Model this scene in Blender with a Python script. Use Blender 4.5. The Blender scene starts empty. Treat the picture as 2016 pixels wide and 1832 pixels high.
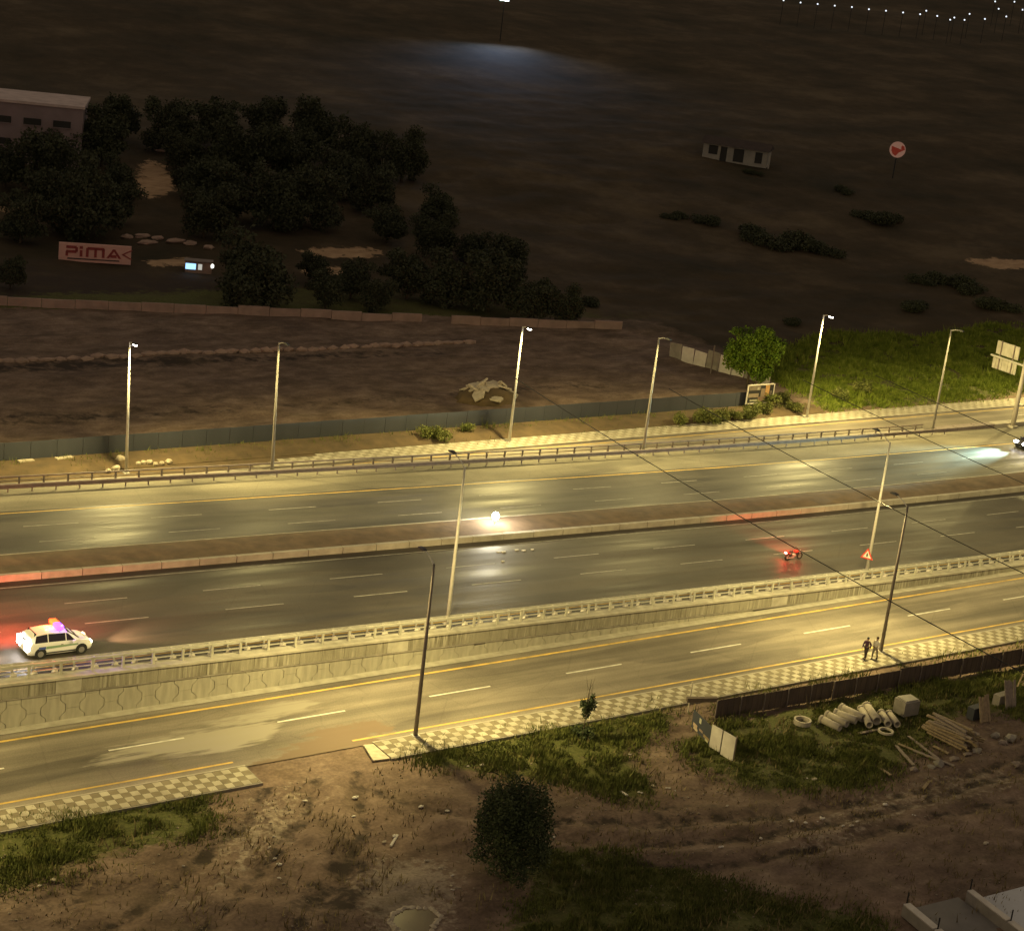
import bpy, bmesh, math, random
import numpy as np
from mathutils import Vector, Matrix

random.seed(7)
rng = np.random.default_rng(11)
D = bpy.data
SC = bpy.context.scene
COL = SC.collection
PI = math.pi

# ------------------------------------------------------------------ camera
# world: x runs along the road, y across it (away from the viewer), z up
FPX, PITCH, ROLL, CAMH, YAW = 3690.0, math.radians(17.06), math.radians(6.924), 53.0, math.radians(36.0)


def cam_basis():
    f = np.array([0, math.cos(PITCH), -math.sin(PITCH)])
    r = np.array([1.0, 0, 0])
    u = np.cross(r, f)
    rr = math.cos(ROLL) * r + math.sin(ROLL) * u
    uu = math.cos(ROLL) * u - math.sin(ROLL) * r
    c, s = math.cos(-YAW), math.sin(-YAW)
    m = np.array([[c, -s, 0], [s, c, 0], [0, 0, 1]])
    return m @ rr, m @ uu, m @ f


CR, CU, CF = cam_basis()
CP = np.array([0, 0, CAMH])
cam_data = D.cameras.new('camera')
cam_data.sensor_width = 36.0
cam_data.sensor_fit = 'HORIZONTAL'
cam_data.lens = FPX / 2016 * 36
cam_data.clip_start = 1.0
cam_data.clip_end = 6000
cam = D.objects.new('camera', cam_data)
COL.objects.link(cam)
cam.matrix_world = Matrix(((CR[0], CU[0], -CF[0], CP[0]), (CR[1], CU[1], -CF[1], CP[1]),
                           (CR[2], CU[2], -CF[2], CP[2]), (0, 0, 0, 1)))
SC.camera = cam

# ------------------------------------------------------------------ night sky, moonlight, exposure
SUN_EL, SUN_ROT = math.radians(4), math.radians(200)
world = D.worlds.new('World')
SC.world = world
world.use_nodes = True
nt = world.node_tree
bg = nt.nodes['Background']
sky = nt.nodes.new('ShaderNodeTexSky')
sky.sky_type = 'NISHITA'
sky.sun_disc = False
sky.sun_elevation = SUN_EL
sky.sun_rotation = SUN_ROT
mixn = nt.nodes.new('ShaderNodeMix')
mixn.data_type = 'RGBA'
mixn.inputs[0].default_value = 0.93
mixn.inputs[7].default_value = (1.0, 0.77, 0.52, 1)      # town glow on low cloud
nt.links.new(sky.outputs[0], mixn.inputs[6])
nt.links.new(mixn.outputs[2], bg.inputs[0])
bg.inputs[1].default_value = 0.16
sun = D.lights.new('moonlight', 'SUN')
sun.energy = 0.02
sun.angle = math.radians(0.5)
sun.color = (0.8, 0.86, 1.0)
sun_o = D.objects.new('moonlight', sun)
sun_o.rotation_euler = (PI / 2 - SUN_EL, 0, PI - SUN_ROT)
COL.objects.link(sun_o)
SC.view_settings.view_transform = 'Standard'
SC.view_settings.look = 'None'
SC.view_settings.exposure = 0.5
SC.view_settings.gamma = 1.0
SC.view_settings.use_curve_mapping = False

LAMP_COL = (1.0, 0.80, 0.30)
POW_P, POW_Q, POW_R, FILL_S = 1180, 560, 1250, 280


# ------------------------------------------------------------------ helpers
def ray(px, py):
    return CF + CR * (px - 1008) / FPX - CU * (py - 916) / FPX


def gp(px, py, z=0.0):
    """the ground point the photo shows at a pixel (2016 px wide photo)"""
    d = ray(px, py)
    t = (z - CAMH) / d[2]
    p = CP + t * d
    return np.array([p[0], p[1], z])


def vnoise(x, y, seed=0):
    x = np.asarray(x, float); y = np.asarray(y, float)
    xi = np.floor(x).astype(np.int64); yi = np.floor(y).astype(np.int64)
    xf = x - xi; yf = y - yi

    def h(a, b):
        n = (a * 374761393 + b * 668265263 + seed * 974711) & 0x7fffffff
        n = ((n ^ (n >> 13)) * 1274126177) & 0x7fffffff
        return ((n ^ (n >> 16)) & 0xffff) / 65535.0
    xf = xf * xf * (3 - 2 * xf); yf = yf * yf * (3 - 2 * yf)
    a = h(xi, yi) * (1 - xf) + h(xi + 1, yi) * xf
    b = h(xi, yi + 1) * (1 - xf) + h(xi + 1, yi + 1) * xf
    return a * (1 - yf) + b * yf


def sst(x, a, b):
    t = np.clip((np.asarray(x, float) - a) / (b - a), 0, 1)
    return t * t * (3 - 2 * t)


RUTS = [[tuple(gp(x, y)[:2]) for x, y in q] for q in (
    [(1060, 1640), (1300, 1655), (1500, 1640), (1750, 1590), (2040, 1500)],
    [(1080, 1605), (1300, 1612), (1500, 1602), (1760, 1562), (2040, 1475)],
    [(1180, 1690), (1400, 1700), (1640, 1660), (1850, 1600), (2040, 1560)],
    [(560, 1495), (490, 1600), (360, 1720), (170, 1850)],
    [(640, 1490), (600, 1600), (500, 1720), (370, 1850)],
    [(640, 1480), (760, 1560), (920, 1605), (1100, 1615)],
    [(700, 1500), (720, 1620), (660, 1740), (560, 1850)])]


def rut_depth(u, v):
    d = np.full(np.shape(u), 99.0)
    for q in RUTS:
        for (x0, y0), (x1, y1) in zip(q, q[1:]):
            L2 = (x1 - x0) ** 2 + (y1 - y0) ** 2
            t = np.clip(((u - x0) * (x1 - x0) + (v - y0) * (y1 - y0)) / L2, 0, 1)
            d = np.minimum(d, np.hypot(u - x0 - t * (x1 - x0), v - y0 - t * (y1 - y0)))
    w = .55 + .35 * vnoise(u / 2, v / 2, 12)
    return .17 * np.exp(-(d / w) ** 2) - .07 * np.exp(-((d - 1.25) / .4) ** 2)


def ground_z(u, v):
    u = np.asarray(u, float); v = np.asarray(v, float)
    r = np.hypot(u, v)
    e = np.clip((r - 255) / 16, -30, 60)
    z = 0.075 * 16 * np.log1p(np.exp(e))
    z = z + sst(r, 240, 330) * ((vnoise(u / 70, v / 70, 3) - .5) * 3 + (vnoise(u / 23, v / 23, 4) - .5) * .8)
    z = z + 0.45 * sst(v, 147.4, 150.2) * 1.0
    lotn = (vnoise(u / 6, v / 2.5, 5) - .5) * .35 + (vnoise(u / 1.7, v / 1.1, 6) - .5) * .14
    z = z + lotn * sst(v, 151.5, 155)
    near = sst(-v, -89.3, -87.5)
    z = z + near * ((vnoise(u / 5, v / 5, 7) - .5) * .5 + (vnoise(u / 1.3, v / 1.3, 8) - .5) * .26 - .12)
    z = z - near * rut_depth(u, v)
    cor = sst(v, 89.0, 89.6) * (1 - sst(v, 146.9, 147.4))
    return z * (1 - cor) - 0.06 * cor


def hit(px, py, tmax=2500):
    d = ray(px, py)
    t = np.arange(60, tmax, 1.0)
    P = CP[None, :] + t[:, None] * d[None, :]
    g = ground_z(P[:, 0], P[:, 1])
    k = np.argmax(P[:, 2] <= g)
    return P[k] if P[k, 2] <= g[k] else P[-1]


def deck_z(u):
    if u < 100:
        return 4 - .028 * u
    if u < 177:
        s = u - 100
        return 1.2 - .028 * s + .028 * s * s / 154
    return .127


def scale_at(p):
    return FPX / float((np.asarray(p) - CP) @ CF)


def in_poly(x, y, poly):
    x = np.asarray(x); y = np.asarray(y)
    ins = np.zeros(x.shape, bool)
    n = len(poly)
    for i in range(n):
        x0, y0 = poly[i]; x1, y1 = poly[(i + 1) % n]
        if y0 == y1:
            continue
        c = ((y0 > y) != (y1 > y)) & (x < (x1 - x0) * (y - y0) / (y1 - y0) + x0)
        ins ^= c
    return ins


class MB:
    """collects shapes for ONE mesh object"""

    def __init__(self):
        self.v = []; self.f = []

    def quad(self, *p):
        b = len(self.v)
        self.v += [tuple(map(float, q)) for q in p]
        self.f.append(tuple(range(b, b + len(p))))
        return self

    def box(self, c, s, rz=0.0, tilt=0.0):
        b = len(self.v)
        cr, sr = math.cos(rz), math.sin(rz)
        for dz in (-.5, .5):
            for dx, dy in ((-.5, -.5), (.5, -.5), (.5, .5), (-.5, .5)):
                x, y, z = dx * s[0], dy * s[1], dz * s[2]
                z += x * tilt
                self.v.append((c[0] + x * cr - y * sr, c[1] + x * sr + y * cr, c[2] + z))
        self.f += [(b, b + 3, b + 2, b + 1), (b + 4, b + 5, b + 6, b + 7)]
        for i in range(4):
            j = (i + 1) % 4
            self.f.append((b + i, b + j, b + 4 + j, b + 4 + i))
        return self

    def bar(self, p, q, w, h):
        """box along p-q, w sideways, h upwards"""
        p = Vector(p); q = Vector(q)
        d = (q - p).normalized()
        up = Vector((0, 0, 1)) if abs(d.z) < .95 else Vector((0, 1, 0))
        s = d.cross(up).normalized(); up = s.cross(d).normalized()
        b = len(self.v)
        for e in (p, q):
            for a, c in ((-.5, -.5), (.5, -.5), (.5, .5), (-.5, .5)):
                self.v.append(tuple(e + s * w * a + up * h * c))
        self.f += [(b, b + 3, b + 2, b + 1)[::-1], (b + 4, b + 5, b + 6, b + 7)[::-1]]
        for i in range(4):
            j = (i + 1) % 4
            self.f.append((b + i, b + 4 + i, b + 4 + j, b + j))
        return self

    def tube(self, pts, rad, n=8, cap=True):
        pts = [Vector(p) for p in pts]
        rings = []
        for i, p in enumerate(pts):
            d = (pts[min(i + 1, len(pts) - 1)] - pts[max(i - 1, 0)]).normalized()
            up = Vector((0, 0, 1)) if abs(d.z) < .9 else Vector((0, 1, 0))
            s = d.cross(up).normalized(); t = s.cross(d).normalized()
            r = rad[i] if isinstance(rad, (list, tuple)) else rad
            b = len(self.v)
            for k in range(n):
                a = 2 * PI * k / n
                self.v.append(tuple(p + s * math.cos(a) * r + t * math.sin(a) * r))
            rings.append(b)
        for a, b in zip(rings, rings[1:]):
            for k in range(n):
                m = (k + 1) % n
                self.f.append((a + k, a + m, b + m, b + k))
        if cap:
            self.f.append(tuple(range(rings[0], rings[0] + n))[::-1])
            self.f.append(tuple(range(rings[-1], rings[-1] + n)))
        return self

    def cyl(self, c, axis, r, w, n=16, r_in=0.0):
        """disc/ring of width w along axis ('x','y','z')"""
        c = Vector(c)
        ax = {'x': Vector((1, 0, 0)), 'y': Vector((0, 1, 0)), 'z': Vector((0, 0, 1))}[axis]
        if r_in <= 0:
            return self.tube([c - ax * w / 2, c + ax * w / 2], r, n)
        s = Vector((0, 0, 1)) if axis != 'z' else Vector((1, 0, 0))
        t = ax.cross(s)
        b = len(self.v)
        for e in (-.5, .5):
            for rr in (r, r_in):
                for k in range(n):
                    a = 2 * PI * k / n
                    self.v.append(tuple(c + ax * w * e + s * math.cos(a) * rr + t * math.sin(a) * rr))
        for k in range(n):
            m = (k + 1) % n
            o0, i0, o1, i1 = b, b + n, b + 2 * n, b + 3 * n
            self.f += [(o0 + k, o0 + m, o1 + m, o1 + k), (i0 + m, i0 + k, i1 + k, i1 + m),
                       (o0 + m, o0 + k, i0 + k, i0 + m), (o1 + k, o1 + m, i1 + m, i1 + k)]
        return self

    def prism(self, poly, d, axis='y', c=(0, 0, 0)):
        """poly in the plane, extruded by d along axis; poly coords are (x,z) for 'y', (y,z) for 'x', (x,y) for 'z'"""
        b = len(self.v); n = len(poly)
        for e in (0, d):
            for p in poly:
                if axis == 'y':
                    q = (p[0], e, p[1])
                elif axis == 'x':
                    q = (e, p[0], p[1])
                else:
                    q = (p[0], p[1], e)
                self.v.append((c[0] + q[0], c[1] + q[1], c[2] + q[2]))
        self.f.append(tuple(range(b, b + n)))
        self.f.append(tuple(range(b + n, b + 2 * n))[::-1])
        for i in range(n):
            j = (i + 1) % n
            self.f.append((b + j, b + i, b + n + i, b + n + j))
        return self

    def blob(self, c, r, seed=0, sub=1, rough=.25):
        bm = bmesh.new()
        bmesh.ops.create_icosphere(bm, subdivisions=sub, radius=1)
        b = len(self.v)
        rd = random.Random(seed)
        for v in bm.verts:
            k = 1 + (rd.random() - .5) * 2 * rough
            self.v.append((c[0] + v.co.x * r[0] * k, c[1] + v.co.y * r[1] * k, c[2] + v.co.z * r[2] * k))
        for f in bm.faces:
            self.f.append(tuple(b + v.index for v in f.verts))
        bm.free()
        return self

    def mesh(self, name, mat, smooth=False):
        me = D.meshes.new(name)
        me.from_pydata(self.v, [], self.f)
        bm = bmesh.new(); bm.from_mesh(me)
        bmesh.ops.recalc_face_normals(bm, faces=bm.faces)
        bm.to_mesh(me); bm.free()
        me.materials.append(mat)
        if smooth:
            for p in me.polygons:
                p.use_smooth = True
        return me

    def build(self, name, mat, parent=None, smooth=False, loc=None):
        o = D.objects.new(name, self.mesh(name, mat, smooth))
        COL.objects.link(o)
        if parent:
            o.parent = parent
        if loc is not None:
            o.location = loc
        return o


def tag(o, label=None, cat=None, group=None, kind=None):
    if label: o['label'] = label
    if cat: o['category'] = cat
    if group: o['group'] = group
    if kind: o['kind'] = kind
    return o


def thing(name, label, cat, loc=(0, 0, 0), rz=0.0, group=None):
    o = D.objects.new(name, None)
    o.empty_display_size = .3
    COL.objects.link(o)
    o.location = tuple(map(float, loc)); o.rotation_euler = (0, 0, rz)
    return tag(o, label, cat, group)


def copy_tree(o, parent=None):
    c = o.copy()
    COL.objects.link(c)
    if parent:
        c.parent = parent
    for ch in list(o.children):
        copy_tree(ch, c)
    return c


def share(name, me, parent, loc=(0, 0, 0), rz=0.0):
    o = D.objects.new(name, me)
    COL.objects.link(o)
    o.parent = parent
    o.location = loc; o.rotation_euler = (0, 0, rz)
    return o


def tri_mesh(name, V, F, mat):
    """fast mesh from numpy arrays (F: n x 3 or n x 4)"""
    me = D.meshes.new(name)
    k = F.shape[1]
    me.vertices.add(len(V)); me.vertices.foreach_set('co', V.astype(np.float32).ravel())
    me.loops.add(F.size); me.loops.foreach_set('vertex_index', F.astype(np.int32).ravel())
    me.polygons.add(len(F))
    me.polygons.foreach_set('loop_start', np.arange(0, F.size, k, dtype=np.int32))
    me.polygons.foreach_set('loop_total', np.full(len(F), k, dtype=np.int32))
    me.update(calc_edges=True)
    me.validate()
    me.materials.append(mat)
    return me


# ------------------------------------------------------------------ materials
def new_mat(name):
    m = D.materials.new(name)
    m.use_nodes = True
    return m, m.node_tree.nodes, m.node_tree.links, m.node_tree.nodes['Principled BSDF']


def noise_node(N, L, scale, detail=4, stretch=(1, 1, 1), coord='pos', rough=.55):
    if coord == 'pos':
        g = N.new('ShaderNodeNewGeometry'); out = g.outputs['Position']
    else:
        g = N.new('ShaderNodeTexCoord'); out = g.outputs['Object']
    mp = N.new('ShaderNodeMapping'); mp.inputs['Scale'].default_value = stretch
    L.new(out, mp.inputs[0])
    n = N.new('ShaderNodeTexNoise')
    n.inputs['Scale'].default_value = scale; n.inputs['Detail'].default_value = detail
    n.inputs['Roughness'].default_value = rough
    L.new(mp.outputs[0], n.inputs['Vector'])
    return n.outputs['Fac']


def ramp(N, L, fac, stops):
    r = N.new('ShaderNodeValToRGB')
    e = r.color_ramp.elements
    while len(e) < len(stops):
        e.new(.5)
    for k, (p, c) in enumerate(stops):
        e[k].position = p
        e[k].color = (*c, 1) if len(c) == 3 else c
    L.new(fac, r.inputs[0])
    return r.outputs[0]


def mix(N, L, fac, a, b, mode='MIX'):
    m = N.new('ShaderNodeMix'); m.data_type = 'RGBA'; m.blend_type = mode
    for s, x in ((0, fac), (6, a), (7, b)):
        if hasattr(x, 'is_linked'):
            L.new(x, m.inputs[s])
        elif s == 0:
            m.inputs[0].default_value = x
        else:
            m.inputs[s].default_value = (*x, 1)
    return m.outputs[2]


def pm(name, c1, c2=None, scale=3.0, rough=.85, bump=0.0, bscale=None, stretch=(1, 1, 1), metal=0.0, detail=4, coord='pos', spec=.5):
    m, N, L, B = new_mat(name)
    c2 = c2 or tuple(x * .72 for x in c1)
    f = noise_node(N, L, scale, detail, stretch, coord)
    L.new(ramp(N, L, f, [(.3, c2), (.7, c1)]), B.inputs['Base Color'])
    B.inputs['Roughness'].default_value = rough
    B.inputs['Metallic'].default_value = metal
    B.inputs['Specular IOR Level'].default_value = spec
    if bump:
        bn = N.new('ShaderNodeBump'); bn.inputs['Strength'].default_value = bump
        bn.inputs['Distance'].default_value = .03
        L.new(noise_node(N, L, bscale or scale * 6, 5, (1, 1, 1), coord), bn.inputs['Height'])
        L.new(bn.outputs[0], B.inputs['Normal'])
    return m


def emit(name, col, strength, base=(.8, .8, .8)):
    m, N, L, B = new_mat(name)
    B.inputs['Base Color'].default_value = (*base, 1)
    B.inputs['Emission Color'].default_value = (*col, 1)
    B.inputs['Emission Strength'].default_value = strength
    return m


def asphalt(name, dark, light, streak, rough=(.75, .95), mud=None):
    m, N, L, B = new_mat(name)
    s1 = noise_node(N, L, 1.0, 5, (.035, .75, 1))
    s2 = noise_node(N, L, 1.0, 4, (.012, .28, 1))
    fine = noise_node(N, L, 9, 6, (1, 1, 1), rough=.7)
    blot = noise_node(N, L, .22, 5, (.6, 1, 1))
    c = ramp(N, L, s2, [(.35, dark), (.65, light)])
    c = mix(N, L, streak, c, ramp(N, L, s1, [(.3, (.45, .45, .45)), (.7, (1.5, 1.5, 1.5))]), 'MULTIPLY')
    c = mix(N, L, .5, c, ramp(N, L, blot, [(.35, (.55, .55, .55)), (.62, (1.25, 1.25, 1.25))]), 'MULTIPLY')
    c = mix(N, L, .6, c, ramp(N, L, fine, [(.3, (.7, .7, .7)), (.7, (1.3, 1.3, 1.3))]), 'MULTIPLY')
    pt = noise_node(N, L, 1.0, 2, (.05, .35, 1), rough=.2)
    c = mix(N, L, .8, c, ramp(N, L, pt, [(.56, (1, 1, 1)), (.575, (.72, .72, .74))]), 'MULTIPLY')
    ck = N.new('ShaderNodeTexVoronoi'); ck.feature = 'DISTANCE_TO_EDGE'; ck.inputs['Scale'].default_value = .22
    g0 = N.new('ShaderNodeNewGeometry'); L.new(g0.outputs['Position'], ck.inputs['Vector'])
    c = mix(N, L, .22, c, ramp(N, L, ck.outputs['Distance'], [(.0, (.45, .45, .45)), (.014, (1, 1, 1))]), 'MULTIPLY')
    if mud:
        a = N.new('ShaderNodeAttribute'); a.attribute_name = 'mud'
        e = noise_node(N, L, .9, 6, (.5, 1, 1), rough=.65)
        add = N.new('ShaderNodeMath'); add.operation = 'ADD'
        L.new(a.outputs['Fac'], add.inputs[0]); L.new(e, add.inputs[1])
        k = ramp(N, L, add.outputs[0], [(.86, (0, 0, 0)), (.98, (1, 1, 1))])
        c = mix(N, L, k, c, mud)
        a2 = N.new('ShaderNodeAttribute'); a2.attribute_name = 'dust'
        add2 = N.new('ShaderNodeMath'); add2.operation = 'ADD'
        L.new(a2.outputs['Fac'], add2.inputs[0]); L.new(noise_node(N, L, .8, 6, (.16, 1.6, 1), rough=.65), add2.inputs[1])
        k2 = ramp(N, L, add2.outputs[0], [(.88, (0, 0, 0)), (1.08, (1, 1, 1))])
        c = mix(N, L, k2, c, (.27, .245, .2))
    L.new(c, B.inputs['Base Color'])
    rr = ramp(N, L, s1, [(.3, (rough[0],) * 3), (.7, (rough[1],) * 3)])
    L.new(rr, B.inputs['Roughness'])
    B.inputs['Specular IOR Level'].default_value = .3
    bn = N.new('ShaderNodeBump'); bn.inputs['Strength'].default_value = .25; bn.inputs['Distance'].default_value = .02
    L.new(fine, bn.inputs['Height']); L.new(bn.outputs[0], B.inputs['Normal'])
    return m


def ground_mat():
    m, N, L, B = new_mat('earth_and_grass')
    big = noise_node(N, L, .12, 6, (1, 1, 1), rough=.6)
    mid = noise_node(N, L, .7, 6, (.55, 1, 1), rough=.65)
    fine = noise_node(N, L, 5, 6, (1, 1, 1), rough=.7)
    c = ramp(N, L, mid, [(.3, (.105, .074, .057)), (.52, (.175, .126, .098)), (.72, (.26, .195, .155))])
    c = mix(N, L, .7, c, ramp(N, L, big, [(.32, (.66, .66, .7)), (.68, (1.3, 1.27, 1.2))]), 'MULTIPLY')
    c = mix(N, L, .75, c, ramp(N, L, fine, [(.28, (.6, .6, .6)), (.72, (1.4, 1.4, 1.4))]), 'MULTIPLY')

    def layer(c, attr, col, lo=.80, hi=1.02, sc=1.3):
        a = N.new('ShaderNodeAttribute'); a.attribute_name = attr
        add = N.new('ShaderNodeMath'); add.operation = 'ADD'
        L.new(a.outputs['Fac'], add.inputs[0]); L.new(noise_node(N, L, sc, 6, (1, 1, 1), rough=.65), add.inputs[1])
        k = ramp(N, L, add.outputs[0], [(lo, (0, 0, 0)), (hi, (1, 1, 1))])
        return mix(N, L, k, c, col)
    gcol = ramp(N, L, fine, [(.3, (.045, .052, .016)), (.5, (.085, .092, .03)), (.72, (.14, .13, .055))])
    c = layer(c, 'grass', gcol)
    c = layer(c, 'pale', ramp(N, L, fine, [(.3, (.21, .17, .13)), (.7, (.40, .33, .26))]), .84, 1.1, 2.2)
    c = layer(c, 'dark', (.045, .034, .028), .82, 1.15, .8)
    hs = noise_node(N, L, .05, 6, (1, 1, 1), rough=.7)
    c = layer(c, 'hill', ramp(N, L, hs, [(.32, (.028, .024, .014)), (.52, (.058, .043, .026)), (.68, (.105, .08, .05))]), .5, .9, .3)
    c = layer(c, 'tan', ramp(N, L, mid, [(.3, (.26, .17, .10)), (.7, (.46, .32, .2))]), .84, .95, .6)
    L.new(c, B.inputs['Base Color'])
    B.inputs['Roughness'].default_value = .95
    B.inputs['Specular IOR Level'].default_value = .15
    bn = N.new('ShaderNodeBump'); bn.inputs['Strength'].default_value = .55; bn.inputs['Distance'].default_value = .09
    L.new(mid, bn.inputs['Height']); L.new(bn.outputs[0], B.inputs['Normal'])
    return m


def leaf_mat(name, a, b, c):
    m, N, L, B = new_mat(name)
    f = noise_node(N, L, 1.1, 3, coord='obj')
    g = noise_node(N, L, 9, 2, coord='obj')
    col = ramp(N, L, f, [(.3, a), (.52, b), (.72, c)])
    col = mix(N, L, .6, col, ramp(N, L, g, [(.3, (.6, .6, .6)), (.7, (1.35, 1.35, 1.35))]), 'MULTIPLY')
    L.new(col, B.inputs['Base Color'])
    B.inputs['Roughness'].default_value = .75
    B.inputs['Specular IOR Level'].default_value = .2
    return m


def stained_concrete(name):
    m, N, L, B = new_mat(name)
    st = noise_node(N, L, 1, 5, (5.5, 5.5, .35), rough=.7)
    big = noise_node(N, L, .35, 3)
    fine = noise_node(N, L, 14, 4)
    c = ramp(N, L, st, [(.36, (.12, .105, .075)), (.5, (.21, .19, .145)), (.62, (.38, .355, .29))])
    c = mix(N, L, ramp(N, L, big, [(.35, (0, 0, 0)), (.65, (1, 1, 1))]), (.24, .22, .17), c)
    c = mix(N, L, .4, c, ramp(N, L, fine, [(.3, (.75, .75, .75)), (.7, (1.2, 1.2, 1.2))]), 'MULTIPLY')
    L.new(c, B.inputs['Base Color']); B.inputs['Roughness'].default_value = .9
    return m


M = dict(
    earth=ground_mat(),
    service=asphalt('pale_worn_asphalt', (.14, .121, .097), (.225, .197, .158), .7, mud=(.16, .118, .085)),
    deck=asphalt('dark_asphalt', (.055, .047, .04), (.084, .073, .06), .6, (.45, .75)),
    deck_far=asphalt('polished_grey_asphalt', (.06, .056, .05), (.1, .092, .08), .6, (.42, .72)),
    shoulder=asphalt('pale_shoulder_asphalt', (.16, .145, .11), (.22, .2, .155), .35),
    yellow=pm('yellow_road_paint', (.70, .46, .11), (.36, .25, .08), 1.2, .7),
    white=pm('white_road_paint', (.76, .74, .68), (.42, .40, .35), 1.3, .7),
    white_d=pm('worn_white_paint', (.42, .4, .36), (.22, .21, .19), 1.6, .8),
    conc=pm('plain_concrete', (.42, .39, .33), (.28, .26, .21), 1.3, .9, .15),
    conc_d=pm('dim_concrete', (.30, .27, .23), (.2, .18, .15), 1.3, .9, .15),
    panel=pm('ribbed_panel_concrete', (.37, .345, .275), (.27, .25, .2), 1.0, .9, .2, 9, (3, 3, .5)),
    stained=stained_concrete('rain_stained_concrete'),
    tile_l=pm('pale_paving', (.47, .43, .34), (.29, .26, .195), .55, .85, detail=7),
    tile_d=pm('brown_paving', (.235, .2, .135), (.15, .125, .08), .6, .85, detail=7),
    tile_m=pm('greyish_paving', (.31, .28, .21), (.2, .175, .125), .5, .85, detail=7),
    kerb=pm('kerb_stone', (.44, .40, .33), (.3, .27, .22), 1.0, .85),
    steel=pm('galvanised_steel', (.55, .53, .48), (.42, .4, .36), 2, .5, metal=.35),
    rail_l=pm('pale_painted_steel', (.45, .43, .36), (.3, .285, .24), 1, .55),
    rail_d=pm('dull_brown_steel', (.21, .17, .15), (.15, .12, .11), 2, .7),
    pole=pm('grey_pole_paint', (.52, .50, .46), (.42, .4, .37), 2, .5, metal=.2),
    pole_q=pm('dull_pole_paint', (.27, .25, .22), (.2, .185, .165), 2, .6),
    pole_backlit=pm('backlit_pole_brown', (.17, .135, .12), (.12, .1, .09), 2, .6),  # backlit shade of the near poles is put into this darker brown
    head=pm('dark_lamp_housing', (.06, .055, .05), (.04, .04, .04), 3, .5),
    lens=emit('lit_lamp_lens', (1, .93, .78), 34),
    lens_off=pm('unlit_lamp_lens', (.5, .5, .48), (.4, .4, .38), 4, .3),
    hoard=pm('slate_grey_hoarding', (.042, .046, .06), (.034, .038, .05), .6, .75, stretch=(1, 1, .3)),
    fence=pm('rusty_brown_sheet', (.115, .082, .062), (.07, .052, .042), 1.5, .85, .2, 6, (2, 2, .4)),
    wallpale=pm('pale_rendered_wall', (.36, .25, .2), (.25, .175, .14), .8, .9),
    wood=pm('weathered_wood', (.34, .26, .16), (.2, .15, .095), 4, .9, .3, 12),
    wood_p=pm('greyish_wood', (.3, .24, .2), (.19, .155, .13), 4, .9, .3, 12),
    pipe=pm('pale_concrete_pipe', (.46, .41, .33), (.34, .3, .24), 2, .9),
    white_w=pm('white_panel', (.6, .56, .5), (.47, .43, .39), 1.4, .8),
    bark=pm('bark', (.1, .075, .05), (.06, .045, .03), 6, .95, .4),
    leaf_dark=leaf_mat('dark_foliage', (.03, .036, .022), (.05, .057, .032), (.072, .08, .043)),
    leaf_bush=leaf_mat('dense_bush_foliage', (.03, .042, .02), (.055, .072, .03), (.09, .11, .045)),
    leaf_bright=leaf_mat('fresh_green_foliage', (.06, .10, .012), (.12, .20, .018), (.19, .28, .03)),
    blade=leaf_mat('grass_blades', (.07, .085, .02), (.125, .14, .038), (.21, .2, .07)),
    blade_lush=leaf_mat('lush_grass_blades', (.07, .10, .012), (.14, .18, .02), (.22, .25, .05)),
    rock=pm('pale_rock', (.5, .44, .34), (.34, .29, .22), 2.5, .95, .3),
    rock_d=pm('dull_gravel', (.3, .25, .2), (.16, .13, .1), 3, .95),
    dry=leaf_mat('dry_stalks', (.12, .095, .045), (.2, .16, .08), (.3, .25, .13)),
    soil=pm('median_soil', (.16, .105, .065), (.09, .06, .038), .8, .95, .5, 4),
    bank=pm('dry_bank_soil', (.12, .08, .04), (.065, .045, .023), .7, .95, .5, 3),
    carwhite=pm('white_car_paint', (.80, .79, .76), (.76, .75, .72), 1, .3, coord='obj'),
    cardark=pm('dark_car_paint', (.03, .03, .034), (.026, .026, .03), 1, .28, coord='obj'),
    glass=pm('tinted_car_glass', (.022, .018, .028), (.018, .015, .022), 1, .08, coord='obj'),
    tyre=pm('tyre_rubber', (.022, .021, .02), (.016, .016, .016), 5, .85, coord='obj'),
    rim=pm('alloy_rim', (.42, .4, .38), (.3, .29, .28), 5, .4, metal=.6, coord='obj'),
    green=pm('green_side_stripe', (.22, .34, .20), (.2, .3, .18), 5, .5, coord='obj'),
    blue=pm('blue_side_stripe', (.06, .1, .32), (.05, .09, .28), 5, .5, coord='obj'),
    black=pm('matt_black', (.014, .013, .012), (.01, .01, .01), 3, .7),
    red=pm('red_paint', (.55, .05, .035), (.45, .04, .03), 3, .6),
)


# ------------------------------------------------------------------ ground
def graded(segs):
    out = []
    for a, b, st in segs:
        n = max(1, int(round((b - a) / st)))
        out += list(np.linspace(a, b, n, endpoint=False))
    out.append(segs[-1][1])
    return np.array(out)


def soft_poly(u, v, poly, rad):
    a = np.zeros(len(u))
    pa = np.array(poly)
    lo = pa.min(0) - rad * 1.3; hi = pa.max(0) + rad * 1.3
    k = np.where((u > lo[0]) & (u < hi[0]) & (v > lo[1]) & (v < hi[1]))[0]
    acc = np.zeros(len(k)); n = 0
    for q, m in ((0, 1), (.5, 6), (1, 10)):
        for i in range(m):
            t = 2 * PI * (i + q * .37) / m
            acc += in_poly(u[k] + rad * q * math.cos(t), v[k] + rad * q * math.sin(t), poly); n += 1
    a[k] = acc / n
    return a


def px_poly(pts, fn=gp):
    return [tuple(fn(x, y)[:2]) for x, y in pts]


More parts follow.
